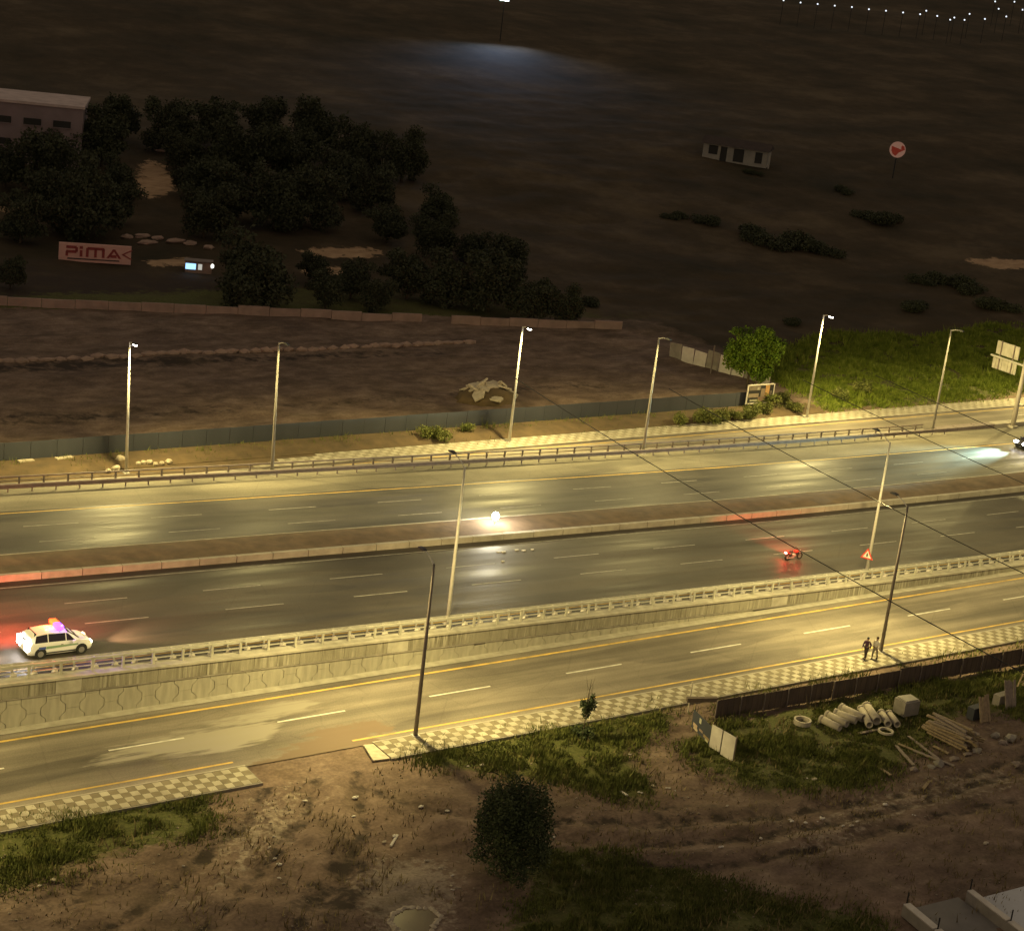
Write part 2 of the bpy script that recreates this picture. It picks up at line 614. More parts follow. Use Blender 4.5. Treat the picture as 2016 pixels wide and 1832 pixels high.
def build_ground():
    us = graded([(-700, -100, 60), (-100, 20, 6), (20, 130, .42), (130, 270, 1.0), (270, 450, 4), (450, 1000, 16), (1000, 2600, 80)])
    vs = graded([(-500, 0, 60), (0, 48, 6), (48, 90, .42), (90, 146, 7), (146, 152, .5), (152, 205, 1.0), (205, 330, 2), (330, 560, 5), (560, 1300, 20), (1300, 2600, 90)])
    U, V = np.meshgrid(us, vs, indexing='ij')
    Z = ground_z(U, V)
    nu, nv = U.shape
    idx = np.arange(nu * nv).reshape(nu, nv)
    F = np.stack([idx[:-1, :-1], idx[1:, :-1], idx[1:, 1:], idx[:-1, 1:]], -1).reshape(-1, 4)
    P = np.stack([U, V, Z], -1).reshape(-1, 3)
    me = tri_mesh('ground', P, F, M['earth'])
    for p in me.polygons:
        p.use_smooth = True
    u, v = P[:, 0], P[:, 1]
    A = {k: np.zeros(len(P)) for k in ('grass', 'pale', 'tan', 'dark', 'hill')}
    r = np.hypot(u, v)
    near_k = (v > 45) & (v < 89.5) & (u > 15) & (u < 140)
    A['dark'][near_k] = .42 * np.clip(rut_depth(u[near_k], v[near_k]) / .15, 0, 1)
    A['hill'] = np.maximum(sst(r, 225, 262), sst(v, 158, 176) * sst(u, 150, 160)) * .75  # field turns darker away from the lamps, falloff put into the colour
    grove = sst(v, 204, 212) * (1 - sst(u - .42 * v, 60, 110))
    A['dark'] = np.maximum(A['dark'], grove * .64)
    for poly in GRASS_POLYS:
        A['grass'] = np.maximum(A['grass'], .62 * soft_poly(u, v, poly, 1.1))
    for poly in PALE_POLYS:
        A['pale'] = np.maximum(A['pale'], .6 * soft_poly(u, v, poly, 2.6))
    for poly in DARK_POLYS:
        A['dark'] = np.maximum(A['dark'], .5 * soft_poly(u, v, poly, 2.4))
    for poly in TAN_POLYS:
        A['tan'] = np.maximum(A['tan'], .6 * soft_poly(u, v, poly, 2.0))
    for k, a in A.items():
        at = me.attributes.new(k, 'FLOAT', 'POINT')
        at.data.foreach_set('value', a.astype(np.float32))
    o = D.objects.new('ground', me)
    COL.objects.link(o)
    return tag(o, kind='structure')


GRASS_NEAR = [px_poly(p) for p in (
    [(-40, 1640), (200, 1590), (420, 1560), (430, 1630), (330, 1660), (180, 1690), (60, 1740), (-40, 1760)],
    [(800, 1490), (900, 1455), (1060, 1440), (1300, 1390), (1340, 1420), (1230, 1470), (1300, 1560), (1240, 1575), (1100, 1530), (960, 1520), (860, 1510)],
    [(1350, 1440), (1500, 1400), (1760, 1350), (2060, 1300), (2060, 1420), (1900, 1400), (1800, 1480), (1720, 1540), (1480, 1555), (1380, 1510), (1350, 1480)],
    [(1020, 1660), (1160, 1660), (1350, 1700), (1560, 1770), (1720, 1800), (1760, 1860), (980, 1860), (1040, 1760)],
)]
GRASS_FAR = [
    [(150.5, 147.6), (240, 147.6), (238, 160), (224, 168), (205, 173), (190, 171), (178, 176), (168, 172), (158, 166), (152, 158)],
    [(20, 148.5), (60, 148.5), (150, 148.5), (150, 150.4), (20, 150.4)],
    [(60, 206), (160, 186), (210, 205), (190, 240), (60, 240)],
]
GRASS_POLYS = GRASS_NEAR + GRASS_FAR
PALE_POLYS = [px_poly(p) for p in (
    [(455, 1600), (560, 1540), (640, 1500), (700, 1500), (620, 1580), (520, 1700), (430, 1780), (250, 1832), (200, 1832), (400, 1720)],
    [(200, 1830), (240, 1780), (290, 1770), (270, 1832)],
    [(650, 1760), (700, 1690), (820, 1660), (900, 1680), (930, 1730), (880, 1850), (760, 1860)],
    [(1450, 1690), (1700, 1560), (2016, 1480), (2030, 1540), (1760, 1600), (1600, 1700)],
    [(760, 1590), (880, 1580), (910, 1620), (790, 1640)],
)]
DARK_POLYS = [px_poly(p) for p in (
    [(1100, 1600), (1300, 1570), (1500, 1580), (1760, 1560), (1760, 1590), (1500, 1620), (1300, 1625), (1120, 1640)],
    [(1080, 1655), (1300, 1680), (1420, 1720), (1300, 1730), (1100, 1700)],
    [(0, 1740), (150, 1700), (330, 1680), (380, 1690), (200, 1760), (-20, 1832)],
    [(640, 1640), (760, 1680), (760, 1832), (520, 1832), (600, 1700)],
)] + [[(20, 186), (90, 181), (120, 179), (120, 176), (60, 177), (20, 180)], [(45, 165), (90, 163), (130, 163), (130, 160), (60, 160)]]
TAN_POLYS = [px_poly(p, hit) for p in (
    [(262, 398), (262, 350), (275, 318), (310, 312), (342, 345), (352, 375), (300, 398)],
    [(580, 490), (700, 486), (768, 495), (740, 512), (600, 507)],
    [(585, 528), (650, 520), (700, 532), (660, 548), (590, 545)],
    [(270, 512), (380, 506), (430, 520), (360, 530), (270, 526)],
    [(-20, 405), (74, 402), (70, 417), (-20, 425)],
    [(1880, 512), (1960, 508), (2030, 512), (2030, 536), (1940, 532)],
    [(1000, 560), (1070, 556), (1080, 566), (1020, 570)],
)]
build_ground()


# ------------------------------------------------------------------ roads
def strip(name, u0, u1, v0, v1, mat, zf=lambda u: 0.0, dz=0.0, du=2.0, nv=1, attrs=None, kind='structure', parent=None):
    nu = max(1, int(round((u1 - u0) / du)))
    us = np.linspace(u0, u1, nu + 1); vs = np.linspace(v0, v1, nv + 1)
    U, V = np.meshgrid(us, vs, indexing='ij')
    Z = np.array([zf(x) for x in us])[:, None] + dz + np.zeros_like(V)
    idx = np.arange(U.size).reshape(U.shape)
    F = np.stack([idx[:-1, :-1], idx[1:, :-1], idx[1:, 1:], idx[:-1, 1:]], -1).reshape(-1, 4)
    me = tri_mesh(name, np.stack([U, V, Z], -1).reshape(-1, 3), F, mat)
    for k, fn in (attrs or {}).items():
        at = me.attributes.new(k, 'FLOAT', 'POINT')
        at.data.foreach_set('value', fn(U.ravel(), V.ravel()).astype(np.float32))
    o = D.objects.new(name, me); COL.objects.link(o)
    if parent: o.parent = parent
    return tag(o, kind=kind) if kind else o


MUD = [px_poly(p) for p in (
    [(420, 1540), (470, 1500), (560, 1472), (590, 1440), (640, 1425), (740, 1410), (800, 1420), (740, 1470), (700, 1500)],
    [(480, 1530), (480, 1490), (720, 1448), (740, 1490)],
)]
DUST = [px_poly(p) for p in (
    [(380, 1420), (520, 1380), (640, 1365), (640, 1395), (560, 1420), (560, 1470), (420, 1490), (300, 1500), (100, 1530), (200, 1470)],
    [(1600, 1262), (1760, 1225), (2030, 1165), (2030, 1180), (1700, 1255)],
    [(1350, 1230), (1700, 1165), (2030, 1115), (2030, 1130), (1600, 1200), (1400, 1240)],
)]


def poly_attr(polys, val):
    def fn(u, v):
        a = np.zeros(u.shape)
        for p in polys:
            a = np.maximum(a, val * soft_poly(u, v, p, 1.3))
        return a
    return fn


near_road = strip('service_road', -60, 320, 92.1, 101.2, M['service'], du=.5, nv=22,
                  attrs=dict(mud=poly_attr(MUD, .6), dust=poly_attr(DUST, .55)))
strip('far_service_road', -60, 320, 138.9, 144.35, M['service'], dz=.004, du=3, nv=1)
strip('gutter', -60, 320, 101.2, 101.95, M['conc'], dz=.02, du=4)


def dashes(name, mat, us, length, v, w, zf=lambda u: 0.0, dz=.008):
    m = MB()
    for u in us:
        n = 3
        for k in range(n):
            a = u + length * k / n; b = u + length * (k + 1) / n
            m.quad((a, v - w / 2, zf(a) + dz), (b, v - w / 2, zf(b) + dz), (b, v + w / 2, zf(b) + dz), (a, v + w / 2, zf(a) + dz))
    return tag(m.build(name, mat), kind='structure')


dashes('lane_marking', M['white'], [42.8 + 11.55 * k for k in range(-3, 13)], 5.0, 97.0, .15)
strip('edge_line', -60, 320, 100.25, 100.47, M['yellow'], dz=.008, du=8)
strip('edge_line', 57.6, 320, 92.82, 93.0, M['yellow'], dz=.008, du=8)
strip('edge_line', -60, 49.2, 92.82, 93.0, M['yellow'], dz=.008, du=8)
strip('edge_line', -60, 320, 143.75, 143.9, M['yellow'], dz=.010, du=8)
dashes('lane_marking', M['white'], [176 + 11.55 * k for k in range(0, 4)], 5.0, 141.4, .14, dz=.012)
# the raised main carriageways
strip('near_carriageway', -60, 320, 103.0, 118.45, M['deck'], deck_z, 0, du=2, nv=2)
strip('far_carriageway', -60, 320, 123.35, 132.6, M['deck_far'], deck_z, 0, du=2, nv=2)
strip('far_shoulder', -60, 320, 132.6, 138.3, M['shoulder'], deck_z, 0, du=2, nv=1)
strip('edge_line', -60, 320, 132.1, 132.27, M['yellow'], deck_z, .006, du=2)
strip('edge_line', -60, 320, 103.9, 104.05, M['yellow'], deck_z, .006, du=2)
strip('edge_line', -60, 320, 117.3, 117.44, M['white_d'], deck_z, .006, du=2)
strip('edge_line', -60, 320, 123.62, 123.74, M['white_d'], deck_z, .006, du=2)
for v in (110.0, 113.7):
    dashes('lane_marking', M['white_d'], [46.3 + 10.4 * k for k in range(-4, 14)], 4.6, v, .13, deck_z)
for v in (125.7, 129.1):
    dashes('lane_marking', M['white_d'], [69.8 + 10.4 * k for k in range(-6, 12)], 4.4, v, .12, deck_z)

# median between the carriageways
med = thing('median_strip', 'long brown soil median between pale kerb blocks dividing the two dark carriageways', 'median', (30, 121, deck_z(30)))


def seg_prism(prof, u0, u1, n, zf, mat, name, parent=None, kind=None):
    """prof: closed (v, dz) outline swept along u, following zf"""
    us = np.linspace(u0, u1, n + 1)
    m = MB(); k = len(prof)
    for u in us:
        for v, z in prof:
            m.v.append((u, v, zf(u) + z))
    for i in range(n):
        for j in range(k):
            jj = (j + 1) % k
            m.f.append((i * k + j, i * k + jj, (i + 1) * k + jj, (i + 1) * k + j))
    m.f.append(tuple(range(k))); m.f.append(tuple(range(n * k, n * k + k))[::-1])
    if parent:
        L0 = parent.location
        m.v = [(x - L0[0], y - L0[1], z - L0[2]) for x, y, z in m.v]
    o = m.build(name, mat, parent)
    return tag(o, kind=kind) if kind else o


sm = MB(); us = np.arange(-60, 321, 1.5); vs = np.linspace(118.85, 123.2, 7)
for i, u in enumerate(us):
    for j, v in enumerate(vs):
        e = min(j, 6 - j) / 3
        sm.v.append((u - 30, v - 121, deck_z(u) - deck_z(30) + .22 + .18 * e * float(vnoise(u / 1.4, v / 1.1, 21)) - (.1 if j == 6 else 0)))
for i in range(len(us) - 1):
    for j in range(6):
        a = i * 7 + j
        sm.f.append((a, a + 7, a + 8, a + 1))
sm.build('soil', M['soil'], med, True)
rd = random.Random(3)
kb = 3.05
for k in range(-20, 70):
    u0 = 31.2 + kb * k
    seg_prism([(118.45, -.05), (118.45, .50), (118.82, .50), (118.82, -.05)], u0 + .03, u0 + kb - .03, 1,
              deck_z, M['kerb'] if rd.random() > .15 else M['conc'], 'kerb_block', med)
seg_prism([(123.2, -.05), (123.2, .16), (123.35, .16), (123.35, -.05)], -60, 320, 190, deck_z, M['kerb'], 'far_kerb', med)

# ------------------------------------------------------------------ near retaining wall with interlocking panels
wall = thing('retaining_wall', 'long concrete retaining wall of interlocking panels under the near railing, above the service road', 'retaining wall', (40, 102, 0))


def wall_ledge(u):
    return deck_z(u) - 1.02


def local(p, root):
    return (p[0] - root.location[0], p[1] - root.location[1], p[2] - root.location[2])


seg_prism([(102.02, -2.6), (102.02, -.05), (102.9, -.05), (102.9, -2.6)], -20, 160, 90, lambda u: deck_z(u), M['conc_d'], 'backing', wall)
PW, PH, AMP, CH = 1.28, 1.60, .17, .14


def col_edge(z, ph):
    """offset of a joint at height z: steps out and in with sloped shoulders"""
    t = ((z / PH + ph) % 1.0)
    q = abs(((t + .25) % 1.0) - .5) * 2          # triangle wave 0..1
    return AMP * max(-1, min(1, (q - .5) * 5.5))


n_panel = 0
for k in range(-8, 62):
    uc = 20 + PW * k + PW / 2
    lo_l = wall_ledge(uc)
    if lo_l < .18:
        continue
    odd = k % 2
    nrow = int(math.ceil(lo_l / PH)) + 1
    for rrow in range(-1, nrow):
        zb = rrow * PH + (PH * .5 if odd else 0) - .05
        zt = zb + PH
        zb2 = max(zb, .02); zt2 = min(zt, lo_l - .03)
        if zt2 - zb2 < .16:
            continue
        zs = [zb2 + (zt2 - zb2) * i / 14 for i in range(15)]
        sgn = -1 if odd else 1
        g = .022
        left = [(uc - PW / 2 - sgn * col_edge(z, .25) + g, z) for z in zs]
        right = [(uc + PW / 2 + sgn * col_edge(z, .25) - g, z) for z in zs]
        left[0] = (left[0][0], zs[0] + (.02 if zb2 > .03 else 0)); right[0] = (right[0][0], left[0][1])
        # trim top to the sloping ledge
        poly = left[::-1] + right
        poly = [(x - 40, min(z, wall_ledge(x) - .03)) for x, z in poly]
        m = MB().prism(poly, .055 + .02 * rd.random(), 'y', (0, -.04 - .015 * rd.random(), 0))
        m.build('panel', M['panel'], wall)
        n_panel += 1
# ledge line and stained upper band of blocks
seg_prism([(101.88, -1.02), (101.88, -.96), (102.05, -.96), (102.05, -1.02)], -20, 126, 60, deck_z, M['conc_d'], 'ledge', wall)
for k in range(-20, 78):
    u0 = 24 + 1.72 * k
    if deck_z(u0) < .45:
        break
    zb = max(-.94, -deck_z(u0 + 1) + .03)
    seg_prism([(101.92, zb), (101.92, -.02), (102.06, -.02), (102.06, zb)], u0 + .012, u0 + 1.708, 1, deck_z,
              M['stained'] if rd.random() > .12 else M['conc'], 'parapet_block', wall)
seg_prism([(101.80, -.02), (101.80, .14), (102.75, .14), (102.75, -.02)], -20, 190, 105, deck_z, M['conc'], 'coping', wall)

# far retaining wall (faces away) and upstand
fw = thing('far_retaining_wall', 'low concrete upstand and wall carrying the far railing beside the far service road', 'retaining wall', (60, 138.6, 0))
seg_prism([(138.3, -.1), (138.3, .12), (138.9, .12), (138.9, -4)], -20, 157, 88, deck_z, M['conc_d'], 'upstand', fw)


# ------------------------------------------------------------------ railings and crash barriers
def railing(name, label, u0, u1, v, step, zbase, hgt, mat, post_w, first):
    r = thing(name, label, 'railing', (first, v, deck_z(first)))
    pm_ = MB().box((0, 0, hgt / 2), (post_w, .12, hgt)).mesh('post', mat)
    u = first - step * math.floor((first - u0) / step)
    while u < u1:
        share('post', pm_, r, (u - first, 0, deck_z(u) + zbase - r.location.z))
        u += step
    n = int((u1 - u0) / 2)
    seg_prism([(v - .06, zbase + hgt - .04), (v - .06, zbase + hgt + .07), (v + .06, zbase + hgt + .07), (v + .06, zbase + hgt - .04)], u0, u1, n, deck_z, mat, 'top_rail', r)
    seg_prism([(v - .03, zbase + hgt * .42), (v - .03, zbase + hgt * .42 + .06), (v + .03, zbase + hgt * .42 + .06), (v + .03, zbase + hgt * .42)], u0, u1, n, deck_z, mat, 'mid_rail', r)
    return r


railing('steel_railing', 'pale steel railing with thick posts along the near wall above the service road', -20, 190, 102.35, 2.068, .14, .85, M['rail_l'], .16, 39.6)
railing('steel_railing', 'dull brown steel railing along the far edge of the far carriageway', -20, 156.6, 138.55, 2.068, .12, .62, M['rail_d'], .14, 52.08)


def crash_barrier(name, label, u0, u1, v, mat, step, first, side, foot=None):
    r = thing(name, label, 'crash barrier', (first, v, deck_z(first)))
    pmesh = MB().box((0, 0, .33), (.1, .09, .70)).mesh('post', mat)
    bmesh_ = MB().box((0, side * .11, .55), (.16, .13, .22)).mesh('spacer_block', mat)
    u = first - step * math.floor((first - u0) / step)
    while u < u1:
        p = share('post', pmesh, r, (u - first, 0, deck_z(u) - r.location.z))
        share('spacer_block', bmesh_, p)
        if foot:
            share('foot', foot, p)
        u += step
    w = side
    prof = [(v + w * .18, .34), (v + w * .26, .40), (v + w * .26, .48), (v + w * .19, .54), (v + w * .26, .60), (v + w * .26, .68), (v + w * .18, .74), (v + w * .165, .74), (v + w * .175, .54), (v + w * .165, .34)]
    seg_prism(prof, u0, u1, int((u1 - u0) / 2), deck_z, mat, 'beam', r)
    return r


footm = MB()
footm.prism([(-.2, 0), (.2, 0), (.12, .26), (.02, .30)], .26, 'y', (0, -.38, .0)).v
foot_mesh = footm.mesh('foot', M['white_w'])
crash_barrier('crash_barrier', 'steel crash barrier behind the pale near railing', -20, 190, 103.25, M['steel'], 1.34, 40.2, 1, foot_mesh)
crash_barrier('crash_barrier', 'dark steel crash barrier in front of the far brown railing', -20, 160, 137.0, M['rail_d'], 2.0, 52.6, -1)

# ------------------------------------------------------------------ pavements
STEP = .555


def tiled_pavement(label, u0, u1, v0, rows, limit):
    r = thing('pavement', label, 'pavement', (u0, v0, 0))
    v1 = v0 + rows * STEP
    seg_prism([(v0, -.05), (v0, .10), (v1, .10), (v1, -.05)], u0, u1, 2, lambda u: 0, M['conc_d'], 'bed', r)
    seg_prism([(v1 + .005, -.05), (v1 + .005, .15), (v1 + .16, .13), (v1 + .16, -.05)], u0, u1, 2, lambda u: 0, M['kerb'], 'kerb', r)
    seg_prism([(v0 - .12, -.1), (v0 - .12, .12), (v0 - .005, .12), (v0 - .005, -.1)], u0, u1, 2, lambda u: 0, M['conc_d'], 'edging', r)
    ml = MB().box((STEP / 2, STEP / 2, .12), (STEP - .02, STEP - .02, .03)).mesh('tile', M['tile_l'])
    md = MB().box((STEP / 2, STEP / 2, .118), (STEP - .02, STEP - .02, .03)).mesh('tile', M['tile_d'])
    n = int((u1 - u0) / STEP)
    cells = [(k, j) for k in range(n) for j in range(rows)]
    cells.sort(key=lambda c: math.hypot(u0 + c[0] * STEP, v0 + c[1] * STEP))
    rest = [MB(), MB()]
    for i, (k, j) in enumerate(cells):
        d = (k + j) % 2
        if i < limit:
            share('tile', md if d else ml, r, (k * STEP, j * STEP, rd.random() * .006))
        else:
            rest[d].box((k * STEP + STEP / 2, j * STEP + STEP / 2, .12 - .002 * d), (STEP - .02, STEP - .02, .03))
    for d in (0, 1):
        if rest[d].v:
            tag(rest[d].build('tiles', M['tile_d'] if d else M['tile_l'], r), kind='stuff')
    return r


tiled_pavement('chequered pale and brown tiled pavement beside the service road, right of the dirt opening', 58.6, 175, 89.75, 4, 296)
tiled_pavement('short end of chequered tiled pavement at the left, left of the dirt opening', 14, 49.6, 89.75, 4, 240)
p3 = thing('pavement', 'pale tiled pavement along the far side of the far service road', 'pavement', (90, 145.8, 0))
seg_prism([(144.4, -.05), (144.4, .15), (144.56, .15), (144.56, -.05)], -20, 300, 4, lambda u: 0, M['kerb'], 'kerb', p3)
seg_prism([(144.565, -.05), (144.565, .10), (147.2, .10), (147.2, -.05)], -20, 300, 4, lambda u: 0, M['bank'], 'bed', p3)
for d in (0, 1):
    m = MB()
    for k in range(0, 330):
        for j in range(4):
            if (k + j) % 2 == d and 74 + 2.5 * j + 3 * float(vnoise(k * .3, j * .8, 2)) < 30 + k * .62 < 235:
                m.box((30 - 90 + k * .62 + .31, 144.6 - 145.8 + j * .64 + .32, .115 - .002 * d), (.60, .62, .03))
    tag(m.build('tiles', M['tile_m'] if d else M['tile_l'], p3), kind='stuff')
# broken concrete ramp slab at the open end of the pavement
tag(MB().prism([(57.4, 89.9), (58.55, 89.75), (58.55, 91.9), (57.9, 92.0)], .1, 'z', (0, 0, .0)).build('ramp_slab', M['rock']),
    'pale broken slab at the end of the chequered pavement by the dirt opening', 'slab')
seg_prism([(0, 0)] and [(147.2, -.1), (147.2, .12), (148.6, .42), (150.6, .5), (150.6, -.1)], -20, 150, 60, lambda u: .05 * float(vnoise(u / 2, 3, 9)), M['bank'], 'earth_bank', None, 'structure')


# ------------------------------------------------------------------ street lamps
def make_lamp(side, reach, rise, lit_lens, paint):
    r = thing('street_lamp', 'street lamp', 'street lamp')
    MB().tube([(0, 0, .02), (0, 0, 6), (0, 0, 11.9)], [.15, .115, .075], 10).build('pole', paint, r, True)
    MB().box((0, 0, .03), (.5, .5, .06)).build('base_plate', M['pole'], r)
    MB().tube([(0, 0, 11.8), (0, side * reach * .5, 11.9 + rise * .6), (0, side * reach, 11.9 + rise)], [.045, .04, .035], 8).build('arm', M['pole'], r)
    hd = MB()
    y0, y1 = side * reach * .95, side * (reach + .62)
    z = 11.9 + rise
    hd.prism([(y0, z - .03), (y0, z + .07), ((y0 + y1) / 2, z + .12), (y1, z + .06), (y1, z - .03)], .26, 'x', (-.13, 0, 0))
    h = hd.build('lamp_head', M['head'], r)
    ln = MB()
    a, b = y0 + side * .16, y1 - side * .02
    drop = .15 if lit_lens else .045
    ln.prism([(a, z - .035), (a + side * .05, z - drop), (b - side * .0, z - drop * .8), (b + side * .012, z + .02), (b, z - .035)], .2, 'x', (-.1, 0, 0))
    ln.build('lens', M['lens'] if lit_lens else M['lens_off'], h)
    return r


def add_light(root, side, reach, rise, power, down, name='lamp_light'):
    """batwing street lantern: two wide beams up and down the road and a weak one straight below"""
    for dv, size, k in (((.72, side * .17, -.67), 124, power), ((-.72, side * .17, -.67), 124, power), ((0, side * .16, -1), 160, down)):
        l = D.lights.new(name, 'SPOT')
        l.energy = k * 10
        l.color = LAMP_COL
        l.spot_size = math.radians(size)
        l.spot_blend = .85
        l.shadow_soft_size = .13
        o = D.objects.new(name, l)
        COL.objects.link(o)
        o.parent = root
        o.location = (0, side * (reach + .3), 11.9 + rise - .26)
        o.rotation_euler = Vector(dv).to_track_quat('-Z', 'Y').to_euler()


LG = 'street lamps along the roads'
rows = {
    'P': dict(v=146.05, u=[23.6, 64.6, 105.4, 145.9, 187.0, 228], side=-1, reach=.75, rise=.12, lit=True, pw=POW_P, z=lambda u: .12,
              lab={1: 'street lamp by the row of boulders, leftmost of the far pavement lamps', 2: 'street lamp on the far pavement in front of the rubble heap', 3: 'street lamp on the far pavement just right of the bright green tree'}),
    'Q': dict(v=137.75, u=[33.5, 74.5, 115.9, 157.4, 198.8], side=-1, reach=1.15, rise=.2, lit=False, pw=POW_Q, z=deck_z,
              lab={1: 'street lamp standing in the far brown railing, second pole from the left', 2: 'street lamp in the far brown railing, between the rubble heap and the billboard', 3: 'street lamp at the right end of the far brown railing'}),
    'R': dict(v=91.9, u=[20.3, 61.7, 103.9, 145.3], side=1, reach=1.25, rise=.45, lit=False, pw=POW_R, z=lambda u: .12,
              lab={1: 'street lamp at the open end of the near chequered pavement', 2: 'street lamp on the near chequered pavement beside the two walking people'}),
    'S': dict(v=103.55, u=[29.8, 71.2, 113.5, 155], side=1, reach=1.5, rise=.55, lit=False, pw=FILL_S, z=deck_z,  # row taken as switched off; its light is added for the near carriageway
              lab={1: 'unlit street lamp behind the near railing, in the middle of the near wall', 2: 'unlit street lamp behind the near railing carrying the red triangle sign'}),
}
LEAN = {('P', 1): -.030, ('Q', 1): -.028}
S2 = None
for key, r in rows.items():
    proto = make_lamp(r['side'], r['reach'], r['rise'], r['lit'], M['pole_backlit'] if key == 'R' else M['pole_q'] if key == 'Q' else M['pole'])
    for i, u in enumerate(r['u']):
        o = proto if i == 0 else copy_tree(proto)
        o.location = (u, r['v'], r['z'](u))
        if (key, i) in LEAN:
            o.rotation_euler = (0, LEAN[(key, i)], 0)
        o['group'] = LG
        o['label'] = r['lab'].get(i, 'street lamp standing past the edge of the view')
    for o in [x for x in D.objects if x.name.startswith('street_lamp') and x.parent is None and not any(c.type == 'LIGHT' for c in x.children)]:
        add_light(o, r['side'], r['reach'], r['rise'], r['pw'], r['pw'] * (.28 if key == 'P' else .2))

# triangle warning sign on the near carriageway's right-hand lamp
t = thing('warning_sign', 'red bordered white triangle warning sign fixed to the lamp post behind the near railing', 'traffic sign', (113.28, 103.62, deck_z(113.5) + 1.9))
tri = lambda s: [(-.55 * s, -.32 * s), (.55 * s, -.32 * s), (0, .64 * s)]
TR = Matrix.Rotation(math.radians(-62), 4, 'Z')


def sign_part(poly, y0, d, mat, name):
    m = MB().prism(poly, d, 'y', (0, y0, 0))
    m.v = [tuple(TR @ Vector(p)) for p in m.v]
    return m.build(name, mat, t)


sign_part(tri(1), 0, -.03, M['red'], 'border')
sign_part(tri(.66), -.031, -.01, M['white_w'], 'face')
sign_part([(-.05, -.13), (.05, -.13), (.07, .02), (.02, .22), (-.03, .22), (-.06, .02)], -.042, -.006, M['black'], 'symbol')

# ------------------------------------------------------------------ overhead cables across the road
for k, (u_a, u_b, lab) in enumerate(((92, 85.6, 'thin dark overhead cable crossing the road, lowest and leftmost of the four'),
                                     (104.6, 100.0, 'thin dark overhead cable crossing the road, second from the left of the four'),
                                     (120.6, 117.6, 'thin dark overhead cable crossing the road, third from the left of the four'),
                                     (130.0, 128.6, 'thin dark overhead cable crossing the road, farthest right of the four'))):
    pts = []
    for i in range(41):
        s = i / 40
        v = 122 - 68 * s if k else 128 - 74 * s
        u = u_a + (u_b - u_a) * s
        pts.append((u, v, 12.6 - 2.2 * 4 * s * (1 - s) * .35))
    tag(MB().tube(pts, .036, 5).build('overhead_cable', M['black']), lab, 'cable', 'overhead cables across the road')

# ------------------------------------------------------------------ hoarding along the far lot
hd = thing('hoarding', 'long slate grey site hoarding between the brown bank and the dirt lot', 'hoarding', (90, 150.75, .45))
hm = MB().box((0, 0, .82), (2.37, .05, 1.64)).mesh('panel', M['hoard'])
for k in range(-46, 24):
    u = 90 + 2.4 * k
    if u > 145:
        break
    share('panel', hm, hd, (2.4 * k, (rd.random() - .5) * .03, (rd.random() - .5) * .05), (rd.random() - .5) * .012)
pmesh = MB().box((0, .09, .8), (.07, .07, 1.55)).mesh('post', M['rail_d'])
for k in range(-46, 24):
    if 90 + 2.4 * k < 145:
        share('post', pmesh, hd, (2.4 * k + 1.2, 0, 0))

# pieces of board lying along the foot of the hoarding, boulders by the lamp
for i, (u, l) in enumerate(((47.5, 2.2), (52.3, 1.8), (57, 1.4), (60.5, 1.6))):
    b = MB().box((0, 0, .05), (l, .5, .1), .1 * (i - 1.5)).build('board', M['rock'], None, False, (u, 150.2, .48))
    tag(b, ['pale board at the hoarding foot, leftmost by the left edge', 'second pale board from the left at the hoarding foot', 'third pale board from the left at the hoarding foot', 'pale board at the hoarding foot nearest the leftmost far lamp'][i], 'board', 'pale boards along the hoarding foot')
for i, (x, y, s) in enumerate(((228, 926, .55), (236, 910, .7), (272, 916, .4), (282, 914, .42), (294, 914, .5), (306, 916, .35), (318, 915, .38), (332, 913, .55), (213, 930, .4))):
    p = gp(x, y, .15)
    o = MB().blob((0, 0, s * .45), (s * .62, s * .5, s * .48), i, 2, .2).build('boulder', M['rock'], None, False, tuple(p))
    tag(o, ['pale boulder just left of the leftmost far lamp foot', 'larger pale boulder touching the leftmost far lamp on its left', 'first pale boulder right of the leftmost far lamp', 'second pale boulder right of the leftmost far lamp', 'third pale boulder right of the leftmost far lamp', 'fourth pale boulder right of the leftmost far lamp', 'fifth pale boulder right of the leftmost far lamp', 'biggest boulder at the right end of the row by the far lamp', 'lowest pale boulder left of the leftmost far lamp'][i], 'boulder', 'pale boulders by the leftmost far lamp')

# ------------------------------------------------------------------ rear boundary wall and lot edge
rw = thing('boundary_wall', 'low pale wall running across the back of the dark dirt lot below the trees', 'wall', (73.5, 204, 0))
pa, pb = np.array([60.0, 208.6]), np.array([147.6, 183.0])
n = 24
for k in range(n):
    if k in (17,):
        continue
    a = pa + (pb - pa) * k / n; b = pa + (pb - pa) * (k + .985) / n
    z = float(ground_z(*a))
    m = MB().bar((a[0] - 73.5, a[1] - 204, z + .45), (b[0] - 73.5, b[1] - 204, z + .45), .3, 1.15 - .15 * (k % 3 == 1))
    m.build('wall_panel', M['wallpale'], rw)
m = MB()
for k in range(60):
    u = 40 + 1.4 * k
    m.blob((u, 181.6 - .02 * (u - 60) + rd.random() * .5, float(ground_z(u, 181.6)) + .05), (.9, .45, .35), k, 1, .3)
tag(m.build('earth_berm', M['wallpale']), kind='structure')

